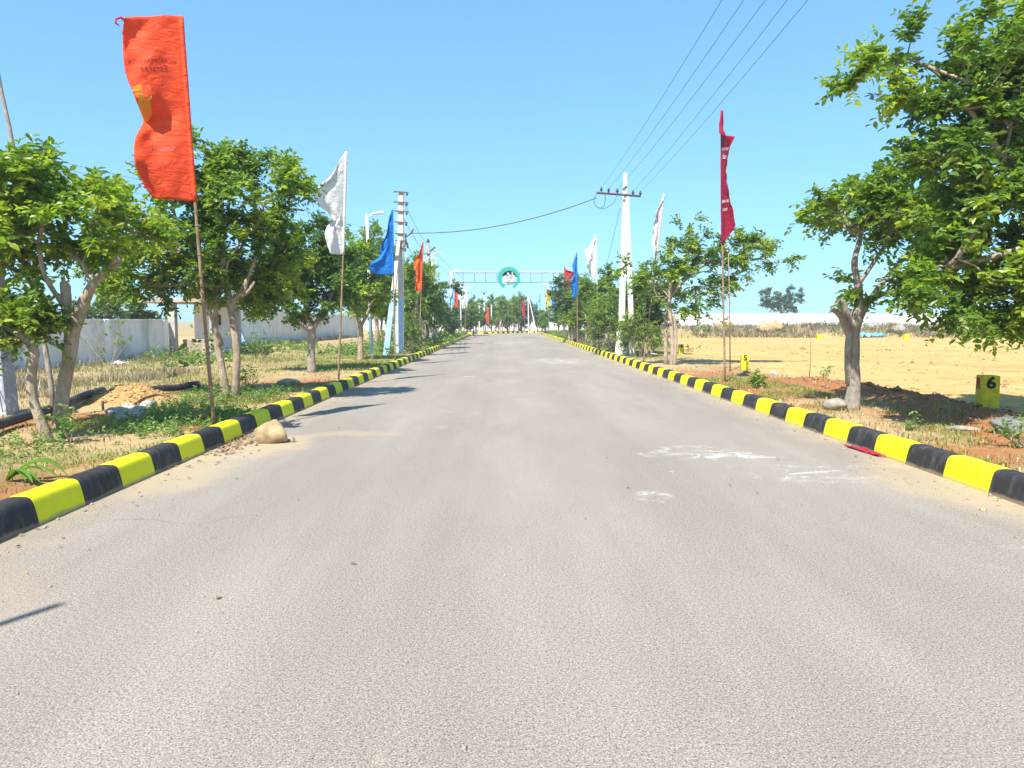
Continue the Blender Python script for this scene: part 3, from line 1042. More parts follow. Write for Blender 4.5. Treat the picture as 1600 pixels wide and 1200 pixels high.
tree('roadside_tree', 'leaning tree with a fissured grey trunk and sawn stubs beside the turned soil', G0,
     [[(G0, .115), P(1334, 600, YF, .10), P(1332, 560, YF, .105), P(1334, 515, YF, .095), P(1342, 480, YF, .07), P(1341, 445, YF, .055), P(1335, 410, YF, .045), P(1345, 370, YF, .035)],
      [P(1336, 520, YF, .06), P(1352, 480, YF, .05), P(1380, 440, YF, .04), P(1415, 400, YF, .03), P(1440, 360, YF, .025)],
      [P(1350, 470, YF, .035), P(1385, 458, YF, .032), P(1415, 445, YF + .1, .028), P(1445, 415, YF + .2, .02)],
      [P(1341, 445, YF, .035), P(1365, 410, YF, .03), P(1390, 370, YF, .025), P(1400, 330, YF, .02)],
      [P(1345, 370, YF, .025), P(1300, 345, YF, .02), P(1250, 335, YF, .014)]],
     lobes_px(YF, [(1300, 325, 55, 30), (1360, 330, 65, 50), (1420, 310, 60, 60), (1250, 345, 28, 14), (1440, 380, 45, 50), (1330, 440, 22, 25), (1390, 470, 25, 10), (1440, 440, 35, 40)]),
     8500, 0.098, 17, bark='bark_grey', n_att=120, bright=0.6,
     stubs=[[P(1331, 520, YF, .07), P(1322, 490, YF - .1, .06), P(1312, 468, YF - .15, .05)], [P(1328, 525, YF, .06), P(1314, 495, YF - .2, .045), P(1300, 482, YF - .3, .035)],
            [P(1326, 600, YF, .05), P(1325, 550, YF - .06, .055), P(1331, 500, YF - .05, .05)]])
YG = 9.0
H0 = (8.05, 9.4, gz((8.05, 9.4)))
tree('roadside_tree', 'big overhanging tree whose foliage fills the right upper corner', H0,
     [[(H0, .16), (((7.95, 9.3, 1.1)), .14), ((7.7, 9.2, 2.0), .12), ((7.2, 9.0, 2.75), .09), P(1640, 310, YG, .07), P(1585, 270, YG, .055), P(1545, 215, YG - .1, .04), P(1500, 150, YG, .025)],
      [((7.7, 9.2, 2.0), .09), ((8.2, 9.6, 3.2), .07), ((8.6, 9.7, 4.4), .05)],
      [((7.7, 9.2, 2.0), .06), ((6.9, 8.7, 2.5), .045), P(1480, 420, YG, .03)],
      [P(1585, 270, YG, .03), P(1480, 130, YG + .2, .022), P(1430, 95, YG + .2, .016)],
      [P(1570, 245, YG - .1, .025), P(1580, 200, YG - .2, .016)]],
     lobes_px(YG, [(1560, 80, 70, 60), (1640, 60, 80, 80), (1450, 70, 45, 32), (1375, 100, 32, 22), (1500, 210, 65, 55), (1580, 170, 60, 60), (1450, 255, 24, 24), (1490, 335, 65, 45, .3), (1570, 380, 75, 60), (1500, 430, 60, 50), (1570, 462, 60, 40), (1650, 410, 75, 65), (1425, 150, 24, 18), (1445, 480, 20, 28), (1680, 220, 80, 90), (1345, 130, 18, 9), (1700, 20, 80, 80), (1520, 300, 50, 40), (1590, 300, 50, 50), (1535, 480, 40, 24), (1610, 492, 45, 24)]),
     34000, 0.102, 18, leaf='leaf', n_att=280, bright=0.55)


# small and far trees: five kinds, each built once and set out many times
def make_proto(seed, h, cr, leaf, n_leaf, size, stems, low):
    rg = random.Random(seed)
    trunks = []
    for s in range(stems):
        ax = rg.uniform(-.25, .25) * (stems > 1); ay = rg.uniform(-.25, .25) * (stems > 1)
        top = (rg.uniform(-.3, .3) * cr, rg.uniform(-.3, .3) * cr, h * 0.62)
        r0 = 0.05 + 0.012 * h / max(1, stems * .6)
        trunks.append([((ax, ay, -.05), r0), ((ax * 1.2 + rg.uniform(-.08, .08), ay * 1.2, h * .2), r0 * .85), ((top[0] * .6 + rg.uniform(-.1, .1), top[1] * .6, h * .42), r0 * .65), (top, r0 * .35)])
    lobes = []
    for k in range(11):
        a = rg.uniform(0, 6.28); rr = cr * rg.uniform(.25, .75)
        zz = h * rg.uniform(low, .86)
        s = cr * rg.uniform(.28, .5)
        lobes.append(((rr * math.cos(a), rr * math.sin(a), zz), (s, s, s * rg.uniform(.7, 1.1))))
    lobes.append(((0, 0, h * .88), (cr * .3, cr * .3, h * .12)))
    return tree('young_tree', 'x', (0, 0, 0), trunks, lobes, n_leaf, size, seed, leaf=leaf, n_att=75, six=False, twig=(.25, .55))


PROTO = [make_proto(101, 4.4, 1.5, 'leaf', 6500, .17, 3, .36), make_proto(102, 4.0, 1.25, 'leaf_far', 5000, .17, 2, .42), make_proto(103, 5.0, 1.9, 'leaf', 9000, .18, 1, .36),
         make_proto(104, 2.6, 1.2, 'leaf_fresh', 4200, .13, 3, .25), make_proto(105, 3.4, 1.7, 'leaf_far', 6500, .19, 4, .2), make_proto(106, 5.5, 2.6, 'leaf_far', 10000, .25, 2, .33)]
used = set()


def put_tree(k, label, px, Y, s, group=None, rz=None, sx=1.0, name='young_tree', X=None):
    src = PROTO[k]
    if k in used:
        o = copy_tree(src)
    else:
        o = src
        used.add(k)
    x = at(px, 520, Y).x if X is None else X
    o.name = name
    o.location = (x, Y, gz((x, Y)) - 0.02)
    o.rotation_euler = (0, 0, rz if rz is not None else (px * 1.7 + Y * 0.9) % 6.28)
    o.scale = (s * sx, s * sx, s)
    tag(o, label, 'tree', group)
    if group is None and 'group' in o: del o['group']
    return o


TL = [
    (0, 'slim young tree under the orange flag past the left utility pole', 653, 39, 1.02),
    (3, 'low leafy shrub tree at the foot of the left utility pole', 640, 33, .62),
    (2, 'bushy tree between the first two left lamp posts, behind the leaning strut', 612, 45, .98),
    (1, 'young tree right behind the second left lamp post', 681, 54, .72),
    (0, 'round green tree behind the second left utility pole', 664, 58, .98),
    (4, 'low spreading bush tree near the arch, left roadside', 692, 60, .74),
    (1, 'narrow tree just left of the arch post', 696, 68, .74),
    (2, 'tree beyond the arch post with its crown under the truss', 740, 76, .64),
    (4, 'dark bush tree at the far left road corner', 724, 76, .72),
    (0, 'leafy tree behind the far left corner poles', 742, 100, 1.0),
    (4, 'broad dark tree behind the far left side road', 720, 104, 1.2),
    (2, 'green tree set back behind the blue flag on the left', 596, 52, .9),
]
TL += [
    (2, 'tall light crowned tree behind the left street lamp and blue flag', 588, 43, 1.28),
    (4, 'leafy bush tree between the orange flag and the second lamp, left', 664, 47, 1.05),
    (0, 'tree crowding behind the left row near the second pole', 648, 62, 1.2),
    (4, 'low bush tree left of the far left corner kerb', 711, 78.0, .8),
]
for k, lab, px, Y, s in TL: put_tree(k, lab, px, Y, s * 1.08)
TR = [
    (3, 'yellow green shrub tree left of the right utility pole', 958, 32.5, 1.02),
    (4, 'dark round bush tree between the two right poles', 1012, 30.5, .82),
    (3, 'low bright bush right behind the right utility pole strut', 997, 28.5, .72),
    (2, 'tree behind the right utility pole, its crown between pole and white flag', 948, 44, .88),
    (0, 'tree with a light crown behind the tall white flag, right roadside', 915, 47, .9),
    (1, 'slim tree beside the right blue flag', 893, 50, 1.08),
    (0, 'young tree beneath the red flag near the arch', 903, 57, 1.05),
    (1, 'slim tree just right of the arch end', 894, 62, .95),
    (4, 'olive bush tree behind the right roadside row', 930, 66, 1.0),
    (1, 'small tree under the yellow flag', 872, 74, .62),
    (0, 'tree under the light blue flag on the far right bend', 853, 82, .62),
    (4, 'bush tree at the far right bend of the road', 842, 97, .8),
    (0, 'tall forked tree straight ahead at the end of the road, left of two', 785, 94, .98),
    (2, 'round tree straight ahead at the end of the road, right of two', 803, 97, .80),
    (1, 'slim tree behind the white A frame pole far ahead', 826, 98, 1.0),
    (2, 'dark tree behind the right roadside row, next to the far white wall', 975, 70, .8),
]
TR += [
    (4, 'wide bush tree behind the slim trees by the right blue flag', 905, 68, 1.25),
    (2, 'green tree rising behind the bend on the right', 880, 96, .85),
    (0, 'tree behind the bend left of the crimson flag', 812, 103, 1.15),
    (4, 'dark bush closing the view behind the end trees', 792, 104, 1.2),
    (2, 'leafy tree left of the end trees, behind the far posts', 768, 112, 1.0),
]
TR += [
    (3, 'low bright bush before the end wall, left of the forked end tree', 776, 99, .9),
    (4, 'low olive bush before the end wall, between the two end trees', 795, 100, .75),
    (3, 'low green bush before the end wall, under the crimson flag', 815, 99, .95),
    (4, 'low bush at the far left corner, between the white posts', 757, 101, .75),
    (3, 'low bush right of the white A shaped poles', 848, 100, .9),
]
for k, lab, px, Y, s in TR: put_tree(k, lab, px, Y, s * 1.06)
YH = 118.0
hb = at(1221, 500, YH)
tree('far_tree', 'lone heart shaped tree standing beyond the far white wall', (hb.x, YH, .1),
     [[((hb.x, YH, .1), .3), P(1221, 488, YH, .26), P(1217, 480, YH, .2), P(1206, 470, YH, .1)], [P(1221, 488, YH, .2), P(1228, 478, YH, .18), P(1240, 465, YH, .1)]],
     lobes_px(YH, [(1203, 462, 15, 11), (1240, 459, 15, 11), (1222, 476, 17, 10), (1196, 472, 9, 8), (1250, 466, 7, 8), (1210, 484, 10, 6), (1234, 482, 10, 7)]),
     7000, .30, 19, leaf='leaf_far', n_att=110, six=False, twig=(.3, .8))
put_tree(5, 'small hazy tree beyond the far wall, half hidden by the overhanging foliage', 1428, 125, .7, name='far_tree', rz=2.0)
put_tree(5, 'pale green tree behind the weathered left wall, left of the small shed', 215, 38, .48, name='far_tree', rz=1.0, sx=1.3)
put_tree(4, 'pale bush tree behind the weathered left wall, nearest the dry twigs', 165, 34, .72, name='far_tree', rz=3.0, sx=1.2)


def shrub(name, label, base, h, n_stem, n_leaf, size, seed, leaf='weed', cat='plant', spread=.35, twig_r=.006, group=None):
    rg = np.random.default_rng(seed)
    rnd = random.Random(seed)
    root = thing(name, label, cat, base, group)
    mb = MB()
    op, od = [], []
    for s in range(n_stem):
        a = rnd.uniform(0, 6.28); k = rnd.uniform(.3, 1) * spread
        p = Vector(base) + Vector((rnd.uniform(-.05, .05), rnd.uniform(-.05, .05), -.03))
        d = Vector((math.cos(a) * k, math.sin(a) * k, 1)).normalized()
        L = h * rnd.uniform(.55, 1.05)
        pts = [p.copy()]
        for i in range(4):
            d = (d + Vector((rnd.uniform(-.2, .2), rnd.uniform(-.2, .2), rnd.uniform(-.05, .1)))).normalized()
            p = p + d * L / 4
            pts.append(p.copy())
            if i > 0:
                op.append(np.array(p)); od.append(np.array(d))
                for _ in range(2):
                    q = (d + Vector((rnd.uniform(-1, 1), rnd.uniform(-1, 1), .2))).normalized()
                    e = p + q * L * rnd.uniform(.12, .3)
                    mb.tube([p, e], [twig_r * .5, twig_r * .25], 3, False)
                    op.append(np.array(e)); od.append(np.array(q))
        mb.tube(pts, [twig_r * (1.2 - .18 * i) for i in range(5)], 5, False)
    mb.build('stem', M['twig'], root, smooth_=True)
    if n_leaf:
        v, f, lv, tw = twig_leaves(rg, np.array(op), np.array(od), n_leaf, size, True, twig=(.05, .16), per=6, bright=.55)
        np_obj('foliage', v, f, M[leaf], root, {'lv': lv})
    return root


# ------------------------------------------------------------------ grass, weeds and litter that nobody could count
def blades(name, label, pts, h, w, mat, seed, lean=.45, cat='grass'):
    rg = np.random.default_rng(seed)
    n = len(pts)
    a = rg.uniform(0, 2 * np.pi, n)
    d = np.stack([np.cos(a), np.sin(a), np.zeros(n)], 1)
    s = np.stack([-np.sin(a), np.cos(a), np.zeros(n)], 1)
    H = (h * rg.uniform(.45, 1.25, n))[:, None]
    W = (w * rg.uniform(.7, 1.3, n))[:, None]
    ln = (lean * rg.uniform(.2, 1.4, n))[:, None]
    up = np.array([[0, 0, 1.0]])
    m = pts + up * H * .55 + d * H * ln * .35
    t = pts + up * H * (1 - .25 * ln) + d * H * ln
    v = np.stack([pts - s * W * .5, pts + s * W * .5, m + s * W * .38, m - s * W * .38, t], 1).reshape(-1, 3)
    k = np.arange(n) * 5
    f = [(i, i + 1, i + 2, i + 3) for i in k.tolist()] + [(i + 3, i + 2, i + 4) for i in k.tolist()]
    lv = np.repeat(np.clip(rg.normal(.5, .25, n), 0, 1), 5)
    me = bpy.data.meshes.new(name)
    me.from_pydata(v.tolist(), [], f)
    me.materials.append(M[mat])
    me.attributes.new('lv', 'FLOAT', 'POINT').data.foreach_set('value', lv)
    o = bpy.data.objects.new(name, me)
    COL.objects.link(o)
    return tag(o, label, cat, kind='stuff')


HEAP = gnd(205, 628)


def scatter(n, x0, x1, y0_, y1_, seed, sc=.9, th=.5, soft=.12, ypow=1.0):
    rg = np.random.default_rng(seed)
    x = rg.uniform(x0, x1, n); y = y0_ + (y1_ - y0_) * rg.random(n) ** ypow
    m = fbm(x * sc, y * sc, seed + 5, 3)
    keep = rg.random(n) < smooth(th - soft, th + soft, m)
    keep &= ~in_road(x, y, .3)
    keep &= ((x - HEAP[0]) / 1.05) ** 2 + ((y - HEAP[1] + .25) / .95) ** 2 > 1
    x, y = x[keep], y[keep]
    return np.stack([x, y, ground_z(x, y) - .005], 1)


def cat_(*a):
    return np.concatenate(a, 0)


blades('grass', 'green grass tufts on the near left verge', cat_(scatter(30000, -6.2, XL - .28, 6.2, 16, 51, 1.1, .56), scatter(9000, -9, -4, 14, 24, 52, .6, .56)), .055, .008, 'grass', 1, .8)
blades('grass', 'green and yellow grass on the far left verge', cat_(scatter(16000, -6.5, XL - .28, 20, 46, 53, .5, .42), scatter(9000, -7, XL - .28, 46, 76, 54, .4, .4), scatter(9000, -12.5, -6, 15, 34, 58, .5, .52)), .10, .02, 'grass', 2, .8)
blades('grass', 'green grass patches on the right verge', cat_(scatter(9000, XR + .28, 6.2, 10.5, 19, 55, 1.1, .54), scatter(9000, XR + .28, 7, 26, 45, 56, .6, .40), scatter(3500, XR + .3, 6.0, 5.5, 10, 59, 1.3, .58), scatter(7000, XR + .28, 8, 45, 84, 57, .4, .4)), .075, .012, 'grass', 3, .8)
blades('dry_grass', 'straw coloured dry grass on the left verge', cat_(scatter(26000, -12.8, XL - .3, 5, 30, 61, .8, .46), scatter(9000, -12.8, -4, 30, 60, 62, .5, .45)), .075, .011, 'dry', 4, .7)
blades('dry_grass', 'dry brushwood along the foot of the weathered left wall', cat_(scatter(9000, -12.9, -8.0, 13, 19.5, 63, .7, .50), scatter(5000, -12.9, -11, 19, 29, 64, .7, .5)), .30, .009, 'brush', 5, 1.1)
blades('dry_grass', 'tall dry weeds on the bank before the far right wall', cat_(scatter(26000, 7, 62, 61.5, 77, 65, .35, .52), scatter(6000, 4.6, 9, 36, 62, 66, .5, .52)), .6, .04, 'brush', 6, 1.1)
blades('weeds', 'grey green weeds on the bank before the far right wall', scatter(15000, 7, 62, 61.5, 77, 67, .4, .5), .55, .05, 'dry', 7, 1.0)
blades('dry_grass', 'sparse dry stubble on the ochre plot and right verge', cat_(scatter(5000, XR + .3, 7, 5, 22, 68, 1.2, .5), scatter(9000, 7.5, 32, 9, 60, 69, .35, .56)), .07, .014, 'dry', 8, .9)


def weed_mat(name, label, pts, size, seed, mat='weed', per=7, h=(.06, .2)):
    rg = np.random.default_rng(seed)
    od = np.tile(np.array([[0, 0, 1.0]]), (len(pts), 1)) + rg.normal(0, .4, (len(pts), 3))
    v, f, lv, tw = twig_leaves(rg, pts, od, len(pts) * per, size, True, twig=h, per=per, droop=.1, bright=.5)
    o = np_obj(name, v, f, M[mat], None, {'lv': lv})
    return tag(o, label, 'weeds', kind='stuff')


weed_mat('weeds', 'low broad leaved weeds around the tree feet on the left verge', cat_(scatter(1500, -5.6, XL - .35, 7.2, 12.5, 71, 1.0, .5), scatter(500, -5.8, -3.9, 12.3, 14.5, 72, 1.2, .4), scatter(500, -12.5, -9.5, 19, 29, 75, .7, .5)), .045, 21)
weed_mat('weeds', 'weeds beneath the roadside trees further along the left', cat_(scatter(1600, -7.5, XL - .4, 29, 75, 73, .3, .40), scatter(700, -12.5, -9, 22, 40, 76, .35, .5)), .13, 22, h=(.2, .6))
weed_mat('weeds', 'bushy olive weeds on the bank before the far right wall', scatter(1500, 7, 60, 62, 76, 77, .3, .5), .2, 24, 'leaf_far', h=(.3, .9))
weed_mat('weeds', 'weeds beneath the right roadside trees', scatter(1500, XR + .4, 8.5, 33, 88, 74, .3, .40), .13, 23, h=(.2, .6))


def litter(name, label, pts, size, mat, seed, cat='litter'):
    rg = np.random.default_rng(seed)
    n = len(pts)
    d = unit(np.stack([rg.normal(0, 1, n), rg.normal(0, 1, n), rg.normal(0, .15, n)], 1))
    nn = unit(np.array([[0, 0, 1.0]]) + rg.normal(0, .35, (n, 3)))
    L = size * rg.uniform(.5, 1.4, n)
    v, f, k = leaf_geo(pts, d, nn, L, L * .5)
    return tag(np_obj(name, v, f, M[mat]), label, cat, kind='stuff')


def road_pts(n, x0, x1, a, b, seed, z=.012):
    rg = np.random.default_rng(seed)
    return np.stack([rg.uniform(x0, x1, n), rg.uniform(a, b, n), np.full(n, z)], 1)


rg0 = np.random.default_rng(5)
pl_lit = np.stack([XL + np.abs(rg0.normal(0, .22, 260)) + .02, rg0.normal(9.1, .55, 260), np.full(260, .012)], 1)
litter('leaf_litter', 'brown dead leaves gathered along the left kerb by the stone', pl_lit, .05, 'litter', 31)
litter('leaf_litter', 'scattered dead leaf bits along the gutter lines', cat_(np.stack([XL + np.abs(rg0.normal(0, .25, 200)) + .02, rg0.uniform(4, 40, 200), np.full(200, .012)], 1),
       np.stack([XR - np.abs(rg0.normal(0, .25, 160)) - .02, rg0.uniform(4, 40, 160), np.full(160, .012)], 1), road_pts(40, -3, 4, 3, 20, 3)), .035, 'litter', 32)


def pebbles(name, label, pts, size, mat, seed):
    rg = np.random.default_rng(seed)
    base = np.array([[1, 0, 0], [-1, 0, 0], [0, 1, 0], [0, -1, 0], [0, 0, .7], [0, 0, -.5]], float)
    fs = np.array([[0, 2, 4], [2, 1, 4], [1, 3, 4], [3, 0, 4], [2, 0, 5], [1, 2, 5], [3, 1, 5], [0, 3, 5]])
    n = len(pts)
    s = size * rg.lognormal(0, .5, n)
    a = rg.uniform(0, 6.28, n)
    b = base[None] * rg.uniform(.6, 1.2, (n, 6, 1)) * s[:, None, None]
    c, si = np.cos(a)[:, None], np.sin(a)[:, None]
    v = np.stack([b[..., 0] * c - b[..., 1] * si, b[..., 0] * si + b[..., 1] * c, b[..., 2]], 2) + pts[:, None, :]
    f = (np.arange(n)[:, None, None] * 6 + fs[None]).reshape(-1, 3)
    return tag(np_obj(name, v.reshape(-1, 3), f, M[mat], smooth_=True), label, 'pebbles', kind='stuff')


pebbles('pebbles', 'tiny stones and grit along the left gutter', np.stack([XL + np.abs(rg0.normal(0, .35, 420)) + .01, rg0.uniform(3.5, 30, 420), np.full(420, .003)], 1), .010, 'rubble', 41)
pebbles('pebbles', 'tiny stones and grit along the right gutter', np.stack([XR - np.abs(rg0.normal(0, .3, 360)) - .01, rg0.uniform(3.5, 30, 360), np.full(360, .003)], 1), .010, 'stone', 42)
pebbles('pebbles', 'loose grit scattered across the asphalt', road_pts(700, -3.2, 4.0, 2.2, 22, 77, .002), .006, 'rubble', 47)
pc = scatter(1600, XR + .3, 8.2, 5, 17, 81, 1.0, .45)
pebbles('clods', 'crumbled red soil clods on the right verge and ridge', cat_(pc, scatter(1500, 6.2, 7.4, 5, 16.5, 82, 1.5, .35)), .022, 'clod', 43)
pebbles('rubble', 'broken rubble lying along the weedy bank at the plot edge', scatter(420, 9, 58, 60.5, 70, 86, .25, .5, .15), .17, 'stone', 48)
pebbles('clods', 'soil lumps and small stones strewn over the ochre plot', cat_(scatter(3200, 7.6, 30, 8, 40, 84, .5, .5, .2), scatter(1500, 7.6, 45, 30, 62, 85, .3, .5, .2)), .034, 'clod', 46)
pebbles('clods', 'small soil lumps on the left verge', scatter(1800, -6.5, XL - .3, 5, 16, 83, 1.0, .45), .016, 'soil', 44)


# ------------------------------------------------------------------ stones
def rock(name, label, loc, size, seed, mat='stone', cat='stone', group=None, sub=3, rough=.22):
    bm = bmesh.new()
    bmesh.ops.create_icosphere(bm, subdivisions=sub, radius=1)
    rg = random.Random(seed)
    off = (rg.uniform(0, 50), rg.uniform(0, 50))
    planes = [(Vector((rg.uniform(-1, 1), rg.uniform(-1, 1), rg.uniform(-.4, 1))).normalized(), rg.uniform(.6, .85)) for _ in range(7)]
    for v in bm.verts:
        p = v.co.copy()
        for n, d in planes:
            e = p.dot(n) - d
            if e > 0: p -= n * e * .85
        k = 1 + rough * (float(fbm(p.x * 2 + off[0] + p.z, p.y * 2 + off[1] - p.z, seed, 3)) - .5)
        v.co = Vector((p.x * size[0] * k, p.y * size[1] * k, p.z * size[2] * k))
    rz = Matrix.Rotation(rg.uniform(-.5, .5), 4, 'Z')
    bmesh.ops.transform(bm, matrix=rz, verts=bm.verts)
    zmin = min(v.co.z for v in bm.verts)
    me = bpy.data.meshes.new(name)
    bm.to_mesh(me); bm.free()
    me.materials.append(M[mat])
    me.polygons.foreach_set('use_smooth', [True] * len(me.polygons))
    o = bpy.data.objects.new(name, me)
    COL.objects.link(o)
    o.location = (loc[0], loc[1], loc[2] - zmin * .72)
    return tag(o, label, cat, group)


s0 = gnd(424, 692, 0)
rock('stone', 'loose ochre boulder lying on the road against the left kerb', (s0.x, s0.y + .05, 0), (.205, .16, .17), 3, rough=.5)
s1 = gnd(457, 691, 0)
rock('stone', 'small grey stone chip right of the ochre boulder on the road', (s1.x, s1.y, 0), (.035, .03, .045), 8, 'rubble')
s2 = gnd(448, 690, 0)
rock('stone', 'tiny brown stone between boulder and grey chip', (s2.x, s2.y + .04, 0), (.03, .03, .018), 9, 'stone', sub=2)
b0 = gnd(312, 655)
rock('brick_lump', 'orange brick lump by the foot of the orange flag pole', (b0.x, b0.y, gz(b0)), (.13, .08, .06), 5, 'brick', 'brick')
b1 = gnd(1305, 640)
rock('stone', 'pale stone beside the foot of the leaning right tree', (b1.x, b1.y, gz(b1)), (.22, .16, .11), 6, 'rubble')
b2 = gnd(1580, 682)
rock('concrete_chunk', 'grey concrete chunk half buried at the right edge', (b2.x + .15, b2.y + .1, gz(b2) - .02), (.38, .24, .13), 7, 'chunk', 'concrete')
b3 = gnd(1505, 672)
rock('stone', 'flat whitish stone left of the concrete chunk', (b3.x, b3.y, gz(b3) - .02), (.20, .13, .05), 17, 'rubble')
b4 = gnd(452, 602)
rock('stone', 'grey slab stone with soil in front of the stout dark tree', (b4.x, b4.y, gz(b4) - .02), (.30, .2, .12), 27, 'rubble')
for i, (px, py, sx, lab) in enumerate(((1205, 521, 1.1, 'tall ochre boulder on the weedy bank before the far wall'), (1190, 529, 1.0, 'low ochre boulder in front of the tall one on the bank'), (1128, 522, 1.2, 'ochre boulder left on the weedy bank'),
                                        (1500, 524, 1.6, 'large pale boulder heap half behind hanging leaves'), (1560, 526, 1.5, 'pale boulder on the bank at the right edge'), (1395, 524, .9, 'pale rubble boulder beside the blue tarp'))):
    x = at(px, 520, 66).x
    rock('boulder', lab, (x, 65.5 - i * .1, gz((x, 65.5)) - .1), (sx * .7, .6, sx * .5), 60 + i, 'stone' if i < 3 else 'rubble', 'boulder', 'boulders on the far bank', rough=.7)


# soil heap with rubble on the left verge
def soil_heap(label, c, rx, ry, h, seed, mat='soil'):
    n = 36
    xs = np.linspace(-1.25, 1.25, n)
    gx, gy = np.meshgrid(xs, xs)
    r = np.sqrt(gx ** 2 + gy ** 2)
    X = c[0] + gx * rx; Y = c[1] + gy * ry
    z = ground_z(X, Y) - .06 + h * np.clip(np.exp(-r ** 2 * 2.2) * 1.25 - .05, -.08, 1) * (.6 + .8 * fbm(X * 1.6, Y * 1.6, seed)) + .05 * (fbm(X * 7, Y * 7, seed + 3) - .5) * (r < 1.1)
    i = np.arange(n * n).reshape(n, n)
    f = np.stack([i[:-1, :-1].ravel(), i[:-1, 1:].ravel(), i[1:, 1:].ravel(), i[1:, :-1].ravel()], 1)
    o = np_obj('soil_heap', np.stack([X.ravel(), Y.ravel(), z.ravel()], 1), f, M[mat], smooth_=True)
    set_origin(o, (c[0], c[1], gz(c)))
    tag(o, label, 'soil heap')

    def top(x, y):
        k = np.argmin((X - x) ** 2 + (Y - y) ** 2)
        return float(z.ravel()[k])
    return top


hc = gnd(205, 628)
htop = soil_heap('heap of orange soil with rubble on the left verge behind the trunks', (hc.x, hc.y), 1.0, .75, .30, 4)
rr = random.Random(6)
for i, (px, py) in enumerate(((185, 637), (196, 641), (206, 634), (215, 638), (224, 631), (178, 640), (232, 629), (200, 630), (212, 645), (190, 646))):
    g = gnd(px, py, .25)
    rock('rubble_stone', 'pale rubble stone lying on the orange soil heap', (g.x, g.y, max(htop(g.x, g.y), gz(g)) + .01), (rr.uniform(.08, .15), rr.uniform(.07, .12), rr.uniform(.06, .1)), 80 + i, 'rubble_pale', 'stone', 'rubble stones on the soil heap', sub=2, rough=.4)

_hp = np.random.default_rng(9)
_hx = hc.x + _hp.normal(0, .42, 420); _hy = hc.y - .1 + _hp.normal(0, .34, 420)
pebbles('clods', 'soil crumbs and grit strewn over the orange soil heap', np.array([(a, b, htop(a, b)) for a, b in zip(_hx, _hy)]), .018, 'soil', 45)
# black pipes
def pipe(label, a, b, r):
    mb = MB()
    a, b = Vector(a), Vector(b)
    d = (b - a).normalized()
    pts = [a + (b - a) * t + Vector((0, 0, .012 * math.sin(t * 9))) for t in [i / 12 for i in range(13)]]
    n = 16
    mb.tube(pts, r, n, False)
    mb.tube([p for p in pts[::-1]], r * .86, n, False)
    k = len(mb.v)
    o = 13 * n
    for ring, inner in ((12, 0), (0, 12)):
        for j in range(n):
            pass
    root = thing('pipe', label, 'pipe', (a.x, a.y, a.z))
    mb.build('tube', M['pvc'], root, smooth_=True)
    c = MB()
    c.tube([b - d * .04, b + d * .01], r * 1.06, n, False)
    c.tube([b + d * .01, b - d * .04], r * .85, n, False)
    c.build('rim', M['pvc'], root, smooth_=True)
    cap = MB()
    cap.tube([a - d * .01, a + d * .02], r * .9, n, True)
    cap.build('end_plug', M['sheet_dark'], root)
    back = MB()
    back.tube([b - d * .5, b - d * .48], r * .84, n, True)  # dark disc painting the shade inside the open pipe end
    back.build('inner_shade_disc', M['sheet_dark'], root)
    return root


pa, pb = gnd(-60, 700), gnd(160, 622)
pipe('long black pipe lying behind the left trunks towards the soil heap', (pa.x, pa.y, gz(pa) + .09), (pb.x, pb.y, gz(pb) + .13), .062)
pa, pb = gnd(235, 618), gnd(312, 611)
pipe('short black pipe with open end sticking out of the soil heap', (pa.x, pa.y, gz(pa) + .09), (pb.x, pb.y - .05, gz(pb) + .12), .062)

# plants that stand alone
def strap_plant(label, base, n, L, seed):
    rg = random.Random(seed)
    root = thing('strap_plant', label, 'plant', base)
    for i in range(n):
        a = rg.uniform(-.75, .75)
        d = Vector((math.cos(a), math.sin(a) * .8, 0))
        s = Vector((-d.y, d.x, 0)).normalized()
        l = L * rg.uniform(.55, 1.1); up = rg.uniform(.5, .95)
        vs, fs, lv = [], [], []
        m = 9
        for k in range(m):
            t = k / (m - 1)
            p = Vector(base) + d * (l * t * (1 - .15 * t)) + Vector((0, 0, l * up * (t * 1.25 - t * t * 1.15)))
            w = .027 * math.sin(math.pi * min(1, .18 + t * .82)) ** .7 + .002
            vs += [p - s * w + Vector((0, 0, w * .45)), p, p + s * w + Vector((0, 0, w * .45))]
            lv += [.3 + .6 * rg.random() * .5, .75, .3]
            if k:
                o = (k - 1) * 3
                fs += [(o, o + 1, o + 4, o + 3), (o + 1, o + 2, o + 5, o + 4)]
        np_obj('leaf', np.array([tuple(v) for v in vs]), fs, M['strap'], root, {'lv': np.array(lv)}, smooth_=True)
    return root


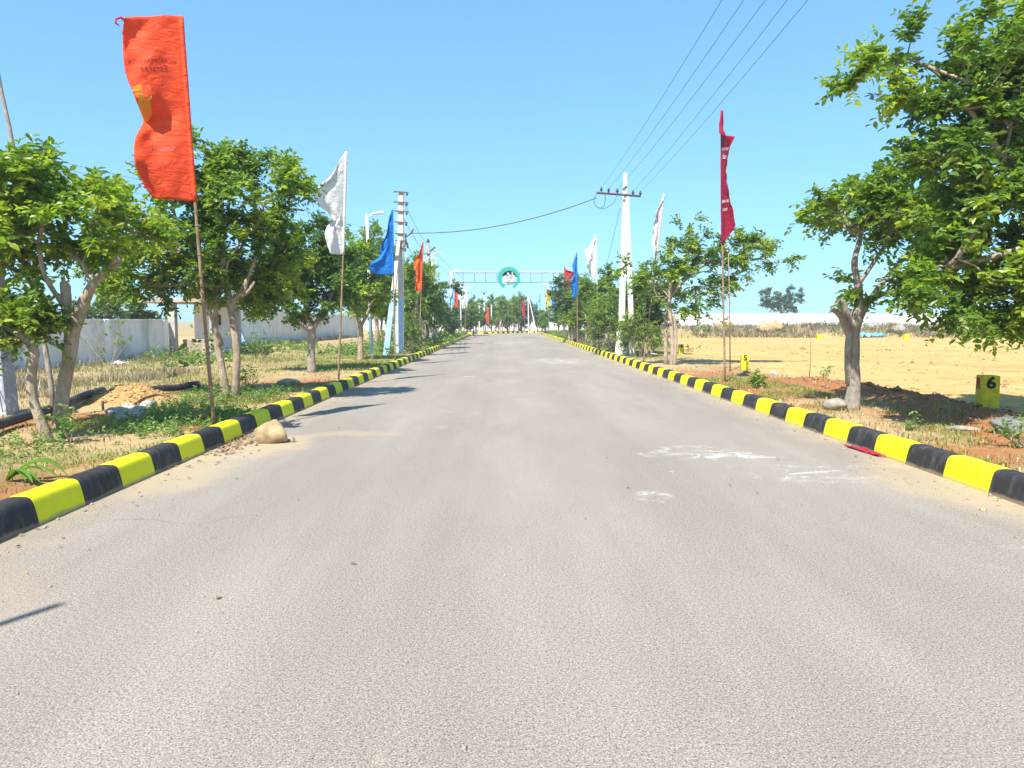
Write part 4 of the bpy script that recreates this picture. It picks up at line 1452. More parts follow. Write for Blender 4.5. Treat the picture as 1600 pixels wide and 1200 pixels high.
g = gnd(12, 752)
strap_plant('green strap leaved plant behind the nearest left kerb', (g.x, g.y, gz(g)), 9, .62, 4)
for i, (px, py, h, ns, nl, sz, lf, lab) in enumerate((
        (150, 575, 1.3, 9, 70, .07, 'weed', 'bare twiggy shrub before the weathered wall'),
        (172, 582, 1.5, 7, 60, .10, 'weed', 'tall dry twig shrub with few leaves by the wall post'),
        (262, 612, 1.1, 5, 26, .14, 'weed', 'broad leaved shrub on bare stems at the short pipe end'),
        (322, 575, 1.1, 6, 120, .13, 'weed', 'pale green broad leaved shrub in front of the shed'),
        (400, 560, .9, 9, 420, .08, 'weed', 'bushy green shrub at the base of the leaning blue post'),
        (410, 565, .8, 8, 300, .07, 'leaf_far', 'olive shrub right of the leaning blue post shrub'),
        (110, 690, .35, 7, 200, .06, 'weed', 'small leafy weed at the foot of the forked trunk'),
        (390, 612, .38, 6, 170, .05, 'weed', 'small leafy weed beside the slim stems of the dense tree'),
        (338, 625, .34, 6, 130, .05, 'weed', 'small leafy weed just left of the slim stems'),
        (1289, 598, .38, 5, 60, .06, 'weed', 'small weed right of the thin stick on the right verge'),
        (1420, 672, .18, 6, 60, .05, 'weed', 'tiny green weed on the right verge near the kerb'),
        (1183, 606, .25, 8, 150, .09, 'leaf_fresh', 'bright green weed tuft behind the right kerb'),
        (1478, 658, .28, 6, 70, .05, 'weed', 'dark green weed beside the turned soil'),
        (1590, 700, .3, 7, 120, .06, 'weed', 'green weed in front of the concrete chunk'),
        (645, 545, 1.6, 9, 300, .12, 'weed', 'pale leafy shrub beside the painted base of the left utility pole'),
        (600, 552, 1.3, 8, 220, .12, 'weed', 'pale shrub between the lamp post and the leaning strut'))):
    g = gnd(px, py)
    shrub('shrub' if h > .5 else 'weed', lab, (g.x, g.y, gz(g)), h, ns, nl, sz, 300 + i, lf, 'shrub' if h > .5 else 'weed', spread=.55)


# ------------------------------------------------------------------ flags
def text_mesh(body, size, bold=0.0):
    cu = bpy.data.curves.new('lettering', 'FONT')
    cu.body = body
    cu.size = size
    cu.offset = bold * size
    cu.align_x = 'CENTER'
    cu.resolution_u = 2
    o = bpy.data.objects.new('lettering', cu)
    COL.objects.link(o)
    dg = bpy.context.evaluated_depsgraph_get()
    me = bpy.data.meshes.new_from_object(o.evaluated_get(dg))
    bpy.data.objects.remove(o)
    bm = bmesh.new()
    bm.from_mesh(me)
    bmesh.ops.triangulate(bm, faces=bm.faces)
    bmesh.ops.subdivide_edges(bm, edges=[e for e in bm.edges if e.calc_length() > size * .25], cuts=2)
    v = [tuple(x.co) for x in bm.verts]
    bm.verts.index_update()
    f = [tuple(x.index for x in q.verts) for q in bm.faces]
    bm.free()
    bpy.data.meshes.remove(me)
    return np.array(v), f


def flag(label, Y, pxb, pxt, ytop, yflag, color, W, ang, keys, seed, amp=.06, text=None, group='banner flags on bamboo poles', fold=False):
    """ang: streaming direction in degrees (0 = right, -90 = towards the camera); keys: (v, width, drop, swing)"""
    rg = random.Random(seed)
    base = Vector(base_of(pxb, Y))
    top = at(pxt, ytop, Y)
    root = thing('flag', label, 'flag', base, group)
    n = 14
    pts, rad = [], []
    ax, ay = rg.uniform(-.03, .03), rg.uniform(-.03, .03)
    for i in range(n + 1):
        t = i / n
        w = math.sin(t * math.pi)
        pts.append(base + (top - base) * t + Vector((ax * w, ay * w, -.1 if i == 0 else 0)))
        rad.append(.026 - .012 * t)
    mb = MB()
    mb.tube(pts, rad, 8, True, .05, rg)
    for i in range(1, n):
        mb.tube([pts[i] - (pts[i] - pts[i - 1]).normalized() * .012, pts[i] + (pts[i] - pts[i - 1]).normalized() * .012], rad[i] * 1.18, 8, True)
    mb.build('pole', M['bamboo'], root, smooth_=True)
    s0_ = (at(pxb + (pxt - pxb) * .5, yflag, Y).z - base.z) / (top.z - base.z)
    s1_ = 1.0
    d = np.array([math.cos(R(ang)), math.sin(R(ang)), 0])
    nn = np.array([-d[1], d[0], 0])
    kv = np.array([k[0] for k in keys]); kw = np.array([k[1] for k in keys]); kd = np.array([k[2] for k in keys]); ks = np.array([k[3] for k in keys])
    ph = [rg.uniform(0, 6.28) for _ in range(5)]
    b_, t_ = np.array(base), np.array(top)

    def pos(u, v):
        u = np.asarray(u, float); v = np.asarray(v, float)
        s = s0_ + (s1_ - s0_) * v
        w_ = np.sin(s * math.pi)
        p = b_ + (t_ - b_) * s[:, None] + np.stack([ax * w_, ay * w_, 0 * s], 1)
        wd = np.interp(v, kv, kw); dr = np.interp(v, kv, kd); sw = np.interp(v, kv, ks)
        out = np.clip(u - .04, 0, 1)
        p = p + d * (W * wd * u)[:, None]
        p[:, 2] -= dr * u ** 1.3
        off = sw * u ** 1.6 + amp * out * np.sin(6.28 * (u * 1.1 + v * 1.3) + ph[0]) + amp * .6 * out * np.sin(6.28 * (u * 1.9 - v * 2.6) + ph[1]) + amp * .22 * out * np.sin(6.28 * (u * 2.2 + v * 7) + ph[2])
        p = p + nn * off[:, None]
        p = p + d * (amp * .5 * u * np.sin(6.28 * v * 2.1 + ph[3]))[:, None]
        # hem sleeve hugging the pole
        p = p - d * (.022 * (u < .02))[:, None]
        return p
    nu, nv = 28, 72
    gu, gv = np.meshgrid(np.linspace(0, 1, nu), np.linspace(0, 1, nv))
    V = pos(gu.ravel(), gv.ravel())
    i = np.arange(nu * nv).reshape(nv, nu)
    F = np.stack([i[:-1, :-1].ravel(), i[:-1, 1:].ravel(), i[1:, 1:].ravel(), i[1:, :-1].ravel()], 1)
    cl = np_obj('cloth', V, F, CL[color], root, smooth_=True)
    sd = cl.modifiers.new('thickness', 'SOLIDIFY'); sd.thickness = .004
    # sewn sleeve round the pole
    sl = MB()
    k0 = int(s0_ * 40)
    zs = [s0_ + (s1_ - s0_) * k / 24 for k in range(25)]
    pp = [base + (top - base) * s + Vector((ax * math.sin(s * math.pi), ay * math.sin(s * math.pi), 0)) for s in zs]
    sl.tube(pp, [.030 + .004 * rg.random() for _ in pp], 8, True)
    sl.build('sleeve', CL[color], root, smooth_=True)
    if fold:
        # a corner of the free edge blown back over the cloth, its sunlit glow painted as lighter colour, and a torn ribbon at the top
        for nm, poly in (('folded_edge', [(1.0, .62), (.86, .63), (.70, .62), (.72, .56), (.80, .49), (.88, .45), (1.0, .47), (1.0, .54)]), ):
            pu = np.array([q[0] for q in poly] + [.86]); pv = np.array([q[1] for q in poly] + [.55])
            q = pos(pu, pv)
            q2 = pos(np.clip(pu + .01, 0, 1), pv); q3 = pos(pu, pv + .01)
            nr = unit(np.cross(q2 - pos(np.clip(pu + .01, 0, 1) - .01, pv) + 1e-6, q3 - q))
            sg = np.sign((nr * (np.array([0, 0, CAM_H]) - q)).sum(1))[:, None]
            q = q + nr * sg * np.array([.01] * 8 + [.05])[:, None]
            np_obj(nm, q, [(k, (k + 1) % 8, 8) for k in range(8)], CL['orange_sunlit'], root, smooth_=True)
        tq = pos(np.array([.97]), np.array([.985]))[0]
        rb_ = MB()
        rb_.tube([tq, tq + d * .05 + [0, 0, .03], tq + d * .10 + [0, 0, .0], tq + d * .11 + [0, 0, -.05], tq + d * .07 + [0, 0, -.075]], [.02, .016, .012, .012, .006], 5)
        rb_.build('torn_ribbon', CL['red2'], root, smooth_=True)
    for body, uc, vc, size, ink, mirror in (text or []):
        tv, tf = text_mesh(body, size)
        H = (top - base).length * (s1_ - s0_)
        uu = uc + tv[:, 0] / W
        vv = vc + tv[:, 1] / H
        ok = np.clip(uu, .03, .995)
        q = pos(ok, vv)
        e = 1e-3
        du = pos(np.clip(ok + e, 0, 1), vv) - q; dv = pos(ok, vv + e) - q
        nrm = unit(np.cross(du, dv))
        view = np.array([0, 0, CAM_H]) - q
        sgn = np.sign((nrm * view).sum(1).mean())
        q = q + nrm * .007 * sgn
        np_obj('lettering', q, tf, INK[ink], cl)['kind'] = 'stuff'
    return root


def cl_parent(cl, root):
    return cl


flat = [(0, 1, .02, 0), (1, 1, .02, 0)]
# a banner standing beside the camera, out of the picture: its shadow tip falls on the road at the lower left
_tip = gnd(84, 934, 0)
_h = 5.2 / math.tan(SUN_EL)
_fb = (_tip.x - _h * math.sin(SUN_AZ), _tip.y - _h * math.cos(SUN_AZ))
bf_ = flag('orange banner flag standing left of the camera, seen by its shadow only', 9.7, 331, 331, 62, 315, 'orange2', .7, 243, [(0, .3, .05, 0), (1, .1, .1, 0)], 40, .01)
bf_.location = (_fb[0], _fb[1], .13)
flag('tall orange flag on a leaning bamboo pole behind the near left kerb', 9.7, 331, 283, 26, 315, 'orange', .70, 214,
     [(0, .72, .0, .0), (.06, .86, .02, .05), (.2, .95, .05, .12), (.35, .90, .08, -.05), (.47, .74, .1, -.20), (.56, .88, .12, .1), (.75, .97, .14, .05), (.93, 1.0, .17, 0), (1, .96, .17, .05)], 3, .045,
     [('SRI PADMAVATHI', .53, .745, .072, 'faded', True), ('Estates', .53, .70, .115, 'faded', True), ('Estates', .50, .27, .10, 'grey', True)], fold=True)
flag('white flag on a bamboo pole beside the stout dark tree', 17.2, 528, 541, 237, 398, 'white', .84, 214,
     [(0, .46, .0, .05), (.15, .52, .0, .1), (.3, .42, .05, -.05), (.36, .34, .1, .05), (.5, .72, .18, .1), (.7, 1.0, .32, .15), (.85, .95, .62, .05), (1, .62, .95, 0)], 5, .06,
     [('SRI PADMAVATHI', .52, .80, .095, 'rose', True), ('Estates', .52, .74, .13, 'rose', True), ('Estates', .45, .24, .14, 'rose', True)])
flag('blue flag beside the left utility pole and its painted strut', 24.6, 618, 613, 328, 430, 'blue', 1.1, 205,
     [(0, .66, -.02, .05), (.08, .74, -.05, .1), (.2, .70, .05, .1), (.35, .42, .15, 0), (.6, .34, .3, .1), (.85, .22, .4, 0), (1, .08, .25, 0)], 7, .06)
flag('orange flag beyond the left utility pole', 36, 655, 661, 377, 455, 'orange2', .95, 200,
     [(0, .30, 0, .1), (.25, .28, .05, -.1), (.5, .42, .1, .15), (.75, .40, .25, 0), (1, .08, .3, 0)], 9, .09)
flag('pale white flag behind the second left lamp post', 47, 681, 681, 406, 450, 'white', .95, 205, [(0, .35, 0, .1), (.5, .4, .1, 0), (1, .15, .5, 0)], 11, .08)
flag('light blue flag hanging by the left arch post', 60, 710, 710, 428, 478, 'sky', .95, 200, [(0, .55, -.1, .1), (.2, .4, .05, 0), (.6, .22, .2, 0), (1, .1, .3, 0)], 13, .08)
flag('orange flag just right of the left arch post', 66, 718, 713, 440, 482, 'orange', .9, 190, [(0, .30, 0, .1), (.5, .42, .05, 0), (1, .42, .1, 0)], 15, .1)
flag('small white flag beside the lamp post past the arch', 72, 727, 727, 447, 482, 'white', .9, 200, [(0, .4, 0, .1), (.5, .4, .1, 0), (1, .2, .4, 0)], 17, .08)
flag('small far orange flag at the end of the road', 98, 764, 763, 481, 506, 'orange2', .8, 200, [(0, .5, 0, .1), (.5, .5, .1, 0), (1, .3, .2, 0)], 19, .08)
flag('dark red flag on a bamboo pole behind the right kerb', 16.6, 1134, 1128, 173, 382, 'red', 1.0, 250,
     [(0, .40, -.02, .08), (.1, .52, -.05, .24), (.25, .5, .0, .22), (.42, .5, .05, .12), (.55, .5, .1, .14), (.7, .58, .12, .24), (.82, .66, .2, .27), (.88, .5, .38, .16), (.93, .34, .42, .0), (.97, .2, .3, -.05), (1, .05, .15, 0)], 21, .045,
     [('SRI PADMAVATHI', .52, .70, .105, 'white', False), ('Estates', .5, .64, .15, 'white', False), ('SRI PADMAVATHI', .52, .30, .105, 'white', False), ('Estates', .55, .24, .12, 'white', False)])
flag('pinkish white flag on the strongly leaning pole right of the utility pole', 23.6, 1005, 1037, 303, 410, 'pinkwhite', 1.0, 200,
     [(0, .16, 0, .1), (.3, .24, .02, .1), (.6, .26, .1, -.05), (.85, .26, .25, .05), (1, .06, .3, 0)], 23, .05)
flag('white flag left of the right utility pole', 34, 936, 931, 366, 446, 'white', .95, 208,
     [(0, .25, -.35, .1), (.15, .5, -.1, .05), (.45, .66, .05, .1), (.75, .5, .15, -.1), (1, .06, .25, 0)], 25, .08)
flag('blue flag on the right roadside before the arch', 43, 902, 901, 395, 463, 'blue', .95, 204,
     [(0, .4, .1, .1), (.25, .48, .05, .1), (.6, .25, .15, 0), (.9, .18, .2, 0), (1, .06, .2, 0)], 27, .07)
flag('red flag at the right end of the arch', 54, 883, 882, 416, 453, 'red2', .95, -15,
     [(0, .15, .2, 0), (.4, .45, .1, .1), (.75, .8, .0, 0), (1, .1, .3, 0)], 29, .08)
flag('blue flag under the right end of the arch', 74, 867, 869, 443, 482, 'blue', .95, 204, [(0, .5, 0, .1), (.5, .4, .05, 0), (1, .1, .3, 0)], 31, .08)
flag('yellow flag beside the right lamp post past the arch', 80, 857, 858, 448, 484, 'yellow', .95, 200, [(0, .3, 0, .1), (.4, .4, .05, 0), (.8, .4, .2, 0), (1, .1, .3, 0)], 33, .08)
flag('light blue flag near the right road bend', 88, 846, 844, 455, 488, 'sky', .9, 200, [(0, .3, 0, .1), (.4, .4, .05, 0), (1, .1, .3, 0)], 35, .08)
flag('small crimson flag at the right road bend', 95, 820, 819, 470, 500, 'red2', .9, 200, [(0, .25, 0, .1), (.4, .3, .05, 0), (.8, .5, .1, 0), (1, .3, .2, 0)], 37, .08)


# ------------------------------------------------------------------ poles, lamps, wires
def lamp_post(label, Y, pxb, pxt, ytop, arm_dir, mat='lamp_white', arm=1.1):
    base = Vector(base_of(pxb, Y)); top = at(pxt, ytop, Y)
    root = thing('street_lamp', label, 'street lamp', base, 'white street lamps')
    mb = MB()
    mb.tube([base + Vector((0, 0, -.1)), base + (top - base) * .5, top], [.075, .062, .05], 10)
    mb.build('pole', M[mat], root, smooth_=True)
    a = MB()
    e = top + Vector((arm_dir * arm * .25, -.05, .03))
    a.tube([top - Vector((0, 0, .12)), e], [.03, .026], 8)
    a.build('arm', M['lamp_white'], root, smooth_=True)
    h = MB()
    m = Matrix.Rotation(-arm_dir * .14, 3, 'Y')
    h.box(e + Vector((arm_dir * .2, 0, .02)), (.46, .18, .06), m=m)
    hd = h.build('lamp_head', M['lamp_white'], root, bevel=.02)
    l = MB()
    l.box(e + Vector((arm_dir * .22, 0, -.014)), (.34, .13, .012), m=m)
    l.build('lens', M['lens'], hd)
    c = MB()
    c.box(base + Vector((0, 0, .02)), (.3, .3, .06))
    c.build('base_plate', M['concrete'], root)
    return root


lamp_post('white street lamp with pale blue base beside the light green tree', 29.5, 581, 573, 335, 1, 'lamp_blue')
lamp_post('white street lamp in front of the second left utility pole', 50, 678, 675, 396, 1)
lamp_post('white street lamp at the left arch post', 62, 707, 704, 424, 1)
lamp_post('white street lamp just past the arch on the left', 72, 721, 719, 439, 1)
lamp_post('small far white street lamp at the left road corner', 77, 730, 729, 449, 1)
lamp_post('white street lamp under the right end of the arch', 82, 857, 856, 443, -1)


def insulator(mb, p, h=.12, r=.04):
    mb.tube([p, p + Vector((0, 0, h * .25)), p + Vector((0, 0, h * .3)), p + Vector((0, 0, h * .6)), p + Vector((0, 0, h * .65)), p + Vector((0, 0, h))], [r * .5, r * .5, r, r * .9, r * .6, r * .4], 8)


# left utility pole with five cross brackets and a painted strut
YU = 31.0
ub = Vector(base_of(624, YU)); ut = at(627, 300, YU)
up_ = thing('utility_pole', 'left concrete utility pole with short steel brackets and blue flaked paint at its foot', 'utility pole', ub)
mb = MB(); mb.taper(ub + Vector((0, 0, -.1)), ut, (.36, .30), (.20, .18)); mb.build('shaft', M['pole_blue'], up_, bevel=.02)
for y, w in ((301, .62), (317, .6), (331, .6), (348, .55), (366, .5), (377, .5), (388, .45)):
    p = at(626.5, y, YU)
    b = MB(); b.box(p + Vector((.02, -.14, 0)), (w, .05, .05), m=Matrix.Rotation(.06, 3, 'Y'))
    br = b.build('bracket', M['steel'], up_)
    k = MB(); insulator(k, p + Vector((w * .42, -.14, -.15)), .14, .05); k.build('insulator', M['dark'], br, smooth_=True)
b = MB(); b.tube([at(627, 388, YU) + Vector((.3, -.14, 0)), at(634, 372, YU) + Vector((0, -.14, 0)), at(638, 366, YU) + Vector((.1, -.14, 0)), at(646, 358, YU)], .035, 6); b.build('pipe_bend', M['steel'], up_, smooth_=True)
sb_ = Vector(base_of(603, YU - 1.2)); st_ = at(623.5, 375, YU - .16)
s = MB(); s.taper(sb_ + Vector((0, 0, -.1)), st_, (.24, .22), (.14, .14)); s.build('strut', M['strut_blue'], up_, bevel=.015)

# second left utility pole
Y2 = 54.0
ub2 = Vector(base_of(672, Y2)); ut2 = at(669, 380, Y2)
up2 = thing('utility_pole', 'second concrete utility pole on the left, behind the white street lamp', 'utility pole', ub2)
mb = MB(); mb.taper(ub2 + Vector((0, 0, -.1)), ut2, (.34, .3), (.2, .18)); mb.build('shaft', M['concrete'], up2, bevel=.02)
for y in (397, 429):
    p = at(669, y, Y2); b = MB(); b.box(p + Vector((0, -.14, 0)), (.75, .06, .06)); b.build('bracket', M['steel'], up2)
k = MB(); insulator(k, ut2, .3, .13); k.build('insulator', M['dark'], up2, smooth_=True)
b = MB(); b.tube([at(672, 393, Y2), at(680, 386, Y2)], .05, 6); b.build('fuse_arm', M['dark'], up2)

# right utility pole: two legs, one cross-arm
Y3 = 29.6
rb1, rt1 = Vector(base_of(970, Y3 + .2)), at(977, 271, Y3)
rb2, rt2 = Vector(base_of(988, Y3 - .7)), at(980, 308, Y3 - .2)
rp = thing('utility_pole', 'tall whitish utility pole of two leaning legs with a rusty cross arm, right side', 'utility pole', rb1)
mb = MB(); mb.taper(rb1 + Vector((0, 0, -.1)), rt1, (.27, .26), (.15, .15)); mb.build('shaft', M['white_concrete'], rp, bevel=.02)
mb = MB(); mb.taper(rb2 + Vector((0, 0, -.1)), rt2, (.22, .22), (.13, .13)); mb.build('strut', M['white_concrete'], rp, bevel=.02)
rnd_ = random.Random(3)
mb = MB(); q = rb1 + Vector((0, -.05, 0))
mb.tube([q + Vector((0, 0, -.1)), q + Vector((0, 0, .25)), q + Vector((.03, 0, .6)), q + Vector((.02, 0, .95)), q + Vector((0, 0, 1.02))], [.27, .24, .22, .2, .1], 9, True, .12, rnd_)
mb.build('footing', M['white_concrete'], rp)
ca, cb = at(932, 301, Y3 - .2), at(1001, 306.5, Y3 - .2)
mb = MB(); mb.tube([ca, cb], .045, 4); arm_ = mb.build('cross_arm', M['steel'], rp)
ins = []
for px, py in ((939.5, 300), (951, 301.5), (964.5, 302.5), (989, 305), (1000.5, 306)):
    p = at(px, py, Y3 - .2)
    k = MB(); insulator(k, p + Vector((0, 0, .02)), .17, .06); k.build('insulator', M['dark'], arm_, smooth_=True)
    ins.append(p + Vector((0, 0, .17)))
mb = MB(); mb.tube([at(974, 297, Y3 - .25), at(979, 291, Y3 - .25)], .05, 6); mb.build('clamp', M['steel'], rp)
loop = [(933, 302), (928.5, 309), (928, 316), (932, 323), (938, 325.5), (944, 322), (946, 312), (945, 302)]
mb = MB(); mb.tube([at(x, y, Y3 - .25) for x, y in loop], .014, 5, False); mb.tube([at(x, y, Y3 - .25) for x, y in [(936, 325), (944, 326.5), (952, 322), (960, 316), (964, 304)]], .012, 5, False); mb.build('cable_loop', M['wire'], rp, smooth_=True)


def wire(label, a, b, sag, r=.008, group=None, n=26):
    a, b = Vector(a), Vector(b)
    pts = [a + (b - a) * (i / n) - Vector((0, 0, sag * 4 * (i / n) * (1 - i / n))) for i in range(n + 1)]
    mb = MB(); mb.tube(pts, r, 5, False)
    o = mb.build('overhead_wire', M['wire'], smooth_=True)
    set_origin(o, a)
    return tag(o, label, 'wire', group)


# the next pole stands behind the camera and carries the far ends of the five wires
ends = [at(px, 0, 11.5) for px in (1128, 1162, 1196, 1230, 1262)]
far_end = []
for p, e in zip(ins, ends):
    d = (e - p)
    t = (-9 - p.y) / d.y
    far_end.append(Vector((p.x + d.x * t, -9, 7.0)))
nb = Vector((4.85, -9.0, .1))
np_ = thing('utility_pole', 'utility pole behind the camera carrying the right overhead wires', 'utility pole', nb)
mb = MB(); mb.taper(nb, (4.85, -9, 7.6), (.34, .3), (.18, .16)); mb.build('shaft', M['white_concrete'], np_)
mb = MB(); mb.tube([(min(f_.x for f_ in far_end) - .1, -9, 6.85), (5.1, -9, 6.85)], .045, 4); mb.build('cross_arm', M['steel'], np_)
names5 = ['leftmost', 'second from left', 'middle', 'fourth from left', 'rightmost']
for p, e, fe, nm in zip(ins, ends, far_end, names5):
    # sag chosen so that the wire hangs through the seen point
    t = (11.5 - p.y) / (fe.y - p.y)
    z_lin = p.z + (fe.z - p.z) * t
    sag = max(.02, (z_lin - e.z) / (4 * t * (1 - t)))
    wire('thin overhead power wire from the right cross arm, %s of five' % nm, p, fe, sag, .005, 'power wires over the right verge')
wire('dark cable sagging across the road between the two utility poles', at(641, 364, YU), at(932, 309, Y3 - .2), .38, .020)
wire('guy wire slanting down behind the right utility pole', at(969, 325, Y3), (at(938, 455, Y3 + 3.0)), .02, .008)
# bare bamboo pole at the left edge
bb, bt = Vector(base_of(80, 10.6)), at(-12, 40, 10.6)
bp = thing('bamboo_pole', 'bare leaning wooden pole rising above the leaves at the left edge', 'pole', bb)
mb = MB(); rn = random.Random(2)
mb.tube([bb + (bt - bb) * (i / 12) + Vector((.03 * math.sin(i), 0, -.1 if i == 0 else 0)) for i in range(13)], [.04 - .0014 * i for i in range(13)], 8, True, .1, rn); mb.build('shaft', M['bark_grey'], bp, smooth_=True)
for y_l, yb, nm in ((362, 236, 'upper'), (372, 246, 'middle'), (385, 258, 'lower')):
    wire('faint wire running left from the left utility pole, %s of three' % nm, at(625, y_l, YU), at(23, yb, 10.6), .10, .003, 'faint wires on the left')
for y_l, y_r, nm in ((305, 383, 'top'), (333, 398, 'middle'), (366, 428, 'lowest')):
    wire('wire between the first and second left utility poles, %s' % nm, at(627, y_l, YU), at(669, y_r, Y2), .25, .010, 'wires between the left poles')
for y_l, y_r, nm in ((383, 458, 'upper'), (398, 470, 'lower')):
    wire('wire from the second left pole towards the far poles, %s' % nm, at(669, y_l, Y2), at(756, y_r, 104), .35, .012, 'wires to the far poles')

# concrete post at the left edge
pb_ = Vector(base_of(-6, 10.9))
po = thing('concrete_post', 'concrete post with flaked white and blue paint at the left edge', 'post', pb_)
mb = MB(); mb.taper(pb_ + Vector((0, 0, -.1)), pb_ + Vector((-.08, 0, 2.55)), (.42, .3), (.34, .26)); mb.build('shaft', M['post_blue'], po, bevel=.02)
mb = MB(); mb.tube([pb_ + Vector((.1, -.16, .42)), pb_ + Vector((.16, -.2, .28)), pb_ + Vector((.2, -.22, .05))], .008, 5); mb.build('wire_end', M['wire'], po)


# far poles with V shaped arms
def far_pole(label, Y, px, ytop):
    b = Vector(base_of(px, Y)); t = at(px, ytop + 6, Y)
    o = thing('utility_pole', label, 'utility pole', b, 'far poles with V arms')
    mb = MB(); mb.taper(b + Vector((0, 0, -.1)), t, (.34, .3), (.2, .18)); mb.build('shaft', M['white_concrete'], o)
    mb = MB()
    for s in (-1, 1): mb.tube([t, t + Vector((s * .42, 0, .55))], .03, 5)
    v_ = mb.build('v_arm', M['frame_grey'], o)
    k = MB(); insulator(k, t + Vector((0, 0, .05)), .5, .13); k.build('insulator', M['frame_grey'], v_, smooth_=True)


far_pole('far pale utility pole with V arm, right one of two at the left corner', 104, 756.5, 455)
far_pole('far pale utility pole with V arm, left one of two at the left corner', 118, 747, 471)
fb = Vector(base_of(838.5, 92)); 
fa = thing('utility_pole', 'white A shaped pole pair far ahead right of the end trees', 'utility pole', fb)
mb = MB(); mb.taper(fb, at(826, 464, 92), .13, .1); mb.build('strut', M['white_concrete'], fa)
mb = MB(); mb.taper(base_of(826, 92.4), at(825, 462, 92.4), .13, .1); mb.build('shaft', M['white_concrete'], fa)
for px, Y, zt, lab in ((737, 96, 2.4, 'thin white post at the far left corner, nearest the kerb end'), (749, 97, 3.4, 'white post between the far poles'), (768, 99, 3.6, 'thin white post left of the end trees')):
    b = Vector(base_of(px, Y)); mb = MB(); mb.taper(b + Vector((0, 0, -.1)), b + Vector((0, 0, zt)), .17, .13)
    tag(set_origin(mb.build('post', M['white_concrete'], bevel=.01), b), lab, 'post', 'far white posts')

# ------------------------------------------------------------------ the arch over the road
YQ = 64.0
gl, gr_ = at(706, 432, YQ), at(882, 432, YQ)
zt, zb = at(795, 425, YQ).z, at(795, 441, YQ).z
ar = thing('entrance_arch', 'slim steel arch spanning the road with a round teal emblem', 'arch', ((gl.x + gr_.x) / 2, YQ, gz((gl.x, YQ))))
for x in (gl.x, gr_.x):
    mb = MB(); mb.box((x, YQ, (zt + .05) / 2 + .03), (.14, .14, zt + .05)); mb.build('post', M['frame_white'], ar)
mb = MB(); mb.box(((gl.x + gr_.x) / 2, YQ, zt), (gr_.x - gl.x - .142, .12, .09)); mb.build('top_chord', M['frame_white'], ar)
mb = MB(); mb.box(((gl.x + gr_.x) / 2, YQ, zt - .075), (gr_.x - gl.x - .142, .10, .05)); mb.build('under_rail', M['frame_grey'], ar)
mb = MB(); mb.box(((gl.x + gr_.x) / 2, YQ, zb), (gr_.x - gl.x - .142, .09, .06)); mb.build('bottom_chord', M['frame_grey'], ar)
nx_ = 10
for i in range(1, nx_):
    x = gl.x + (gr_.x - gl.x) * i / nx_
    mb = MB(); mb.box((x, YQ, (zt + zb) / 2 - .04), (.05, .05, zt - zb - .13)); mb.build('upright', M['frame_grey'], ar)
ec = at(795, 434.5, YQ - .25)
er = 17.2 * YQ / FPX
em = MB()
nseg = 40
vs, fs = [], []
for i in range(nseg + 1):
    a = R(-65) + (R(310)) * i / nseg
    w = .20 + .16 * max(0, math.sin(a * .5 + .4))
    for rr_, yy in ((er, -.09), (er - w, -.09), (er - w, .09), (er, .09)):
        vs.append((ec.x + math.cos(a) * rr_, ec.y + yy, ec.z + math.sin(a) * rr_))
    if i:
        o_ = (i - 1) * 4
        for j in range(4):
            j2 = (j + 1) % 4
            fs.append((o_ + j, o_ + j2, o_ + 4 + j2, o_ + 4 + j))
fs += [(0, 1, 2, 3), (nseg * 4 + 3, nseg * 4 + 2, nseg * 4 + 1, nseg * 4)]
em.add(vs, fs)
emb = em.build('emblem_ring', M['teal'], ar)
mb = MB()
ds = [(math.cos(R(a)) * (er - .26), math.sin(R(a)) * (er - .26)) for a in range(8, 173, 8)]
mb.add([(ec.x + x, ec.y + .03, ec.z + z) for x, z in ds] + [(ec.x + x, ec.y + .05, ec.z + z) for x, z in ds], [tuple(range(len(ds))), tuple(range(2 * len(ds) - 1, len(ds) - 1, -1))])
mb.build('dark_backing', M['sheet_dark'], emb)
rq = random.Random(8)
for k, (cx, cz, w, h, rot) in enumerate(((-.36, -.04, .62, .5, .08), (.30, .0, .60, .5, -.1), (.38, -.25, .5, .35, .2), (-.25, -.35, .55, .3, -.15), (.02, .32, .16, .5, .45), (.42, .38, .12, .4, .35), (-.5, -.5, .35, .25, .3), (.1, -.42, .7, .14, -.22))):
    n = 5
    vs, fs = [], []
    for j in range(n):
        for i in range(n):
            x = (i / (n - 1) - .5) * w + rq.uniform(-.03, .03); z = (j / (n - 1) - .5) * h + rq.uniform(-.03, .03)
            vs.append((ec.x + cx * er * .8 + x * math.cos(rot) - z * math.sin(rot), ec.y - .02 - .012 * k + rq.uniform(-.03, .03), ec.z + cz * er * .8 + x * math.sin(rot) + z * math.cos(rot)))
    for j in range(n - 1):
        for i in range(n - 1): fs.append((j * n + i, j * n + i + 1, (j + 1) * n + i + 1, (j + 1) * n + i))
    s_ = MB().add(vs, fs).build('torn_sheet', M['sheet'] if k != 7 else M['slab'], emb)
    md = s_.modifiers.new('t', 'SOLIDIFY'); md.thickness = .008
for a0, a1 in (((0, er - .2), (0, -er * .55)), ((-er * .75, -.42), (er * .75, -.42)), ((-er * .6, -.62), (er * .55, -.50))):
    mb = MB(); mb.tube([(ec.x + a0[0], ec.y + .0, ec.z + a0[1]), (ec.x + a1[0], ec.y + .0, ec.z + a1[1])], .025, 5); mb.build('frame_bar', M['steel'], emb)


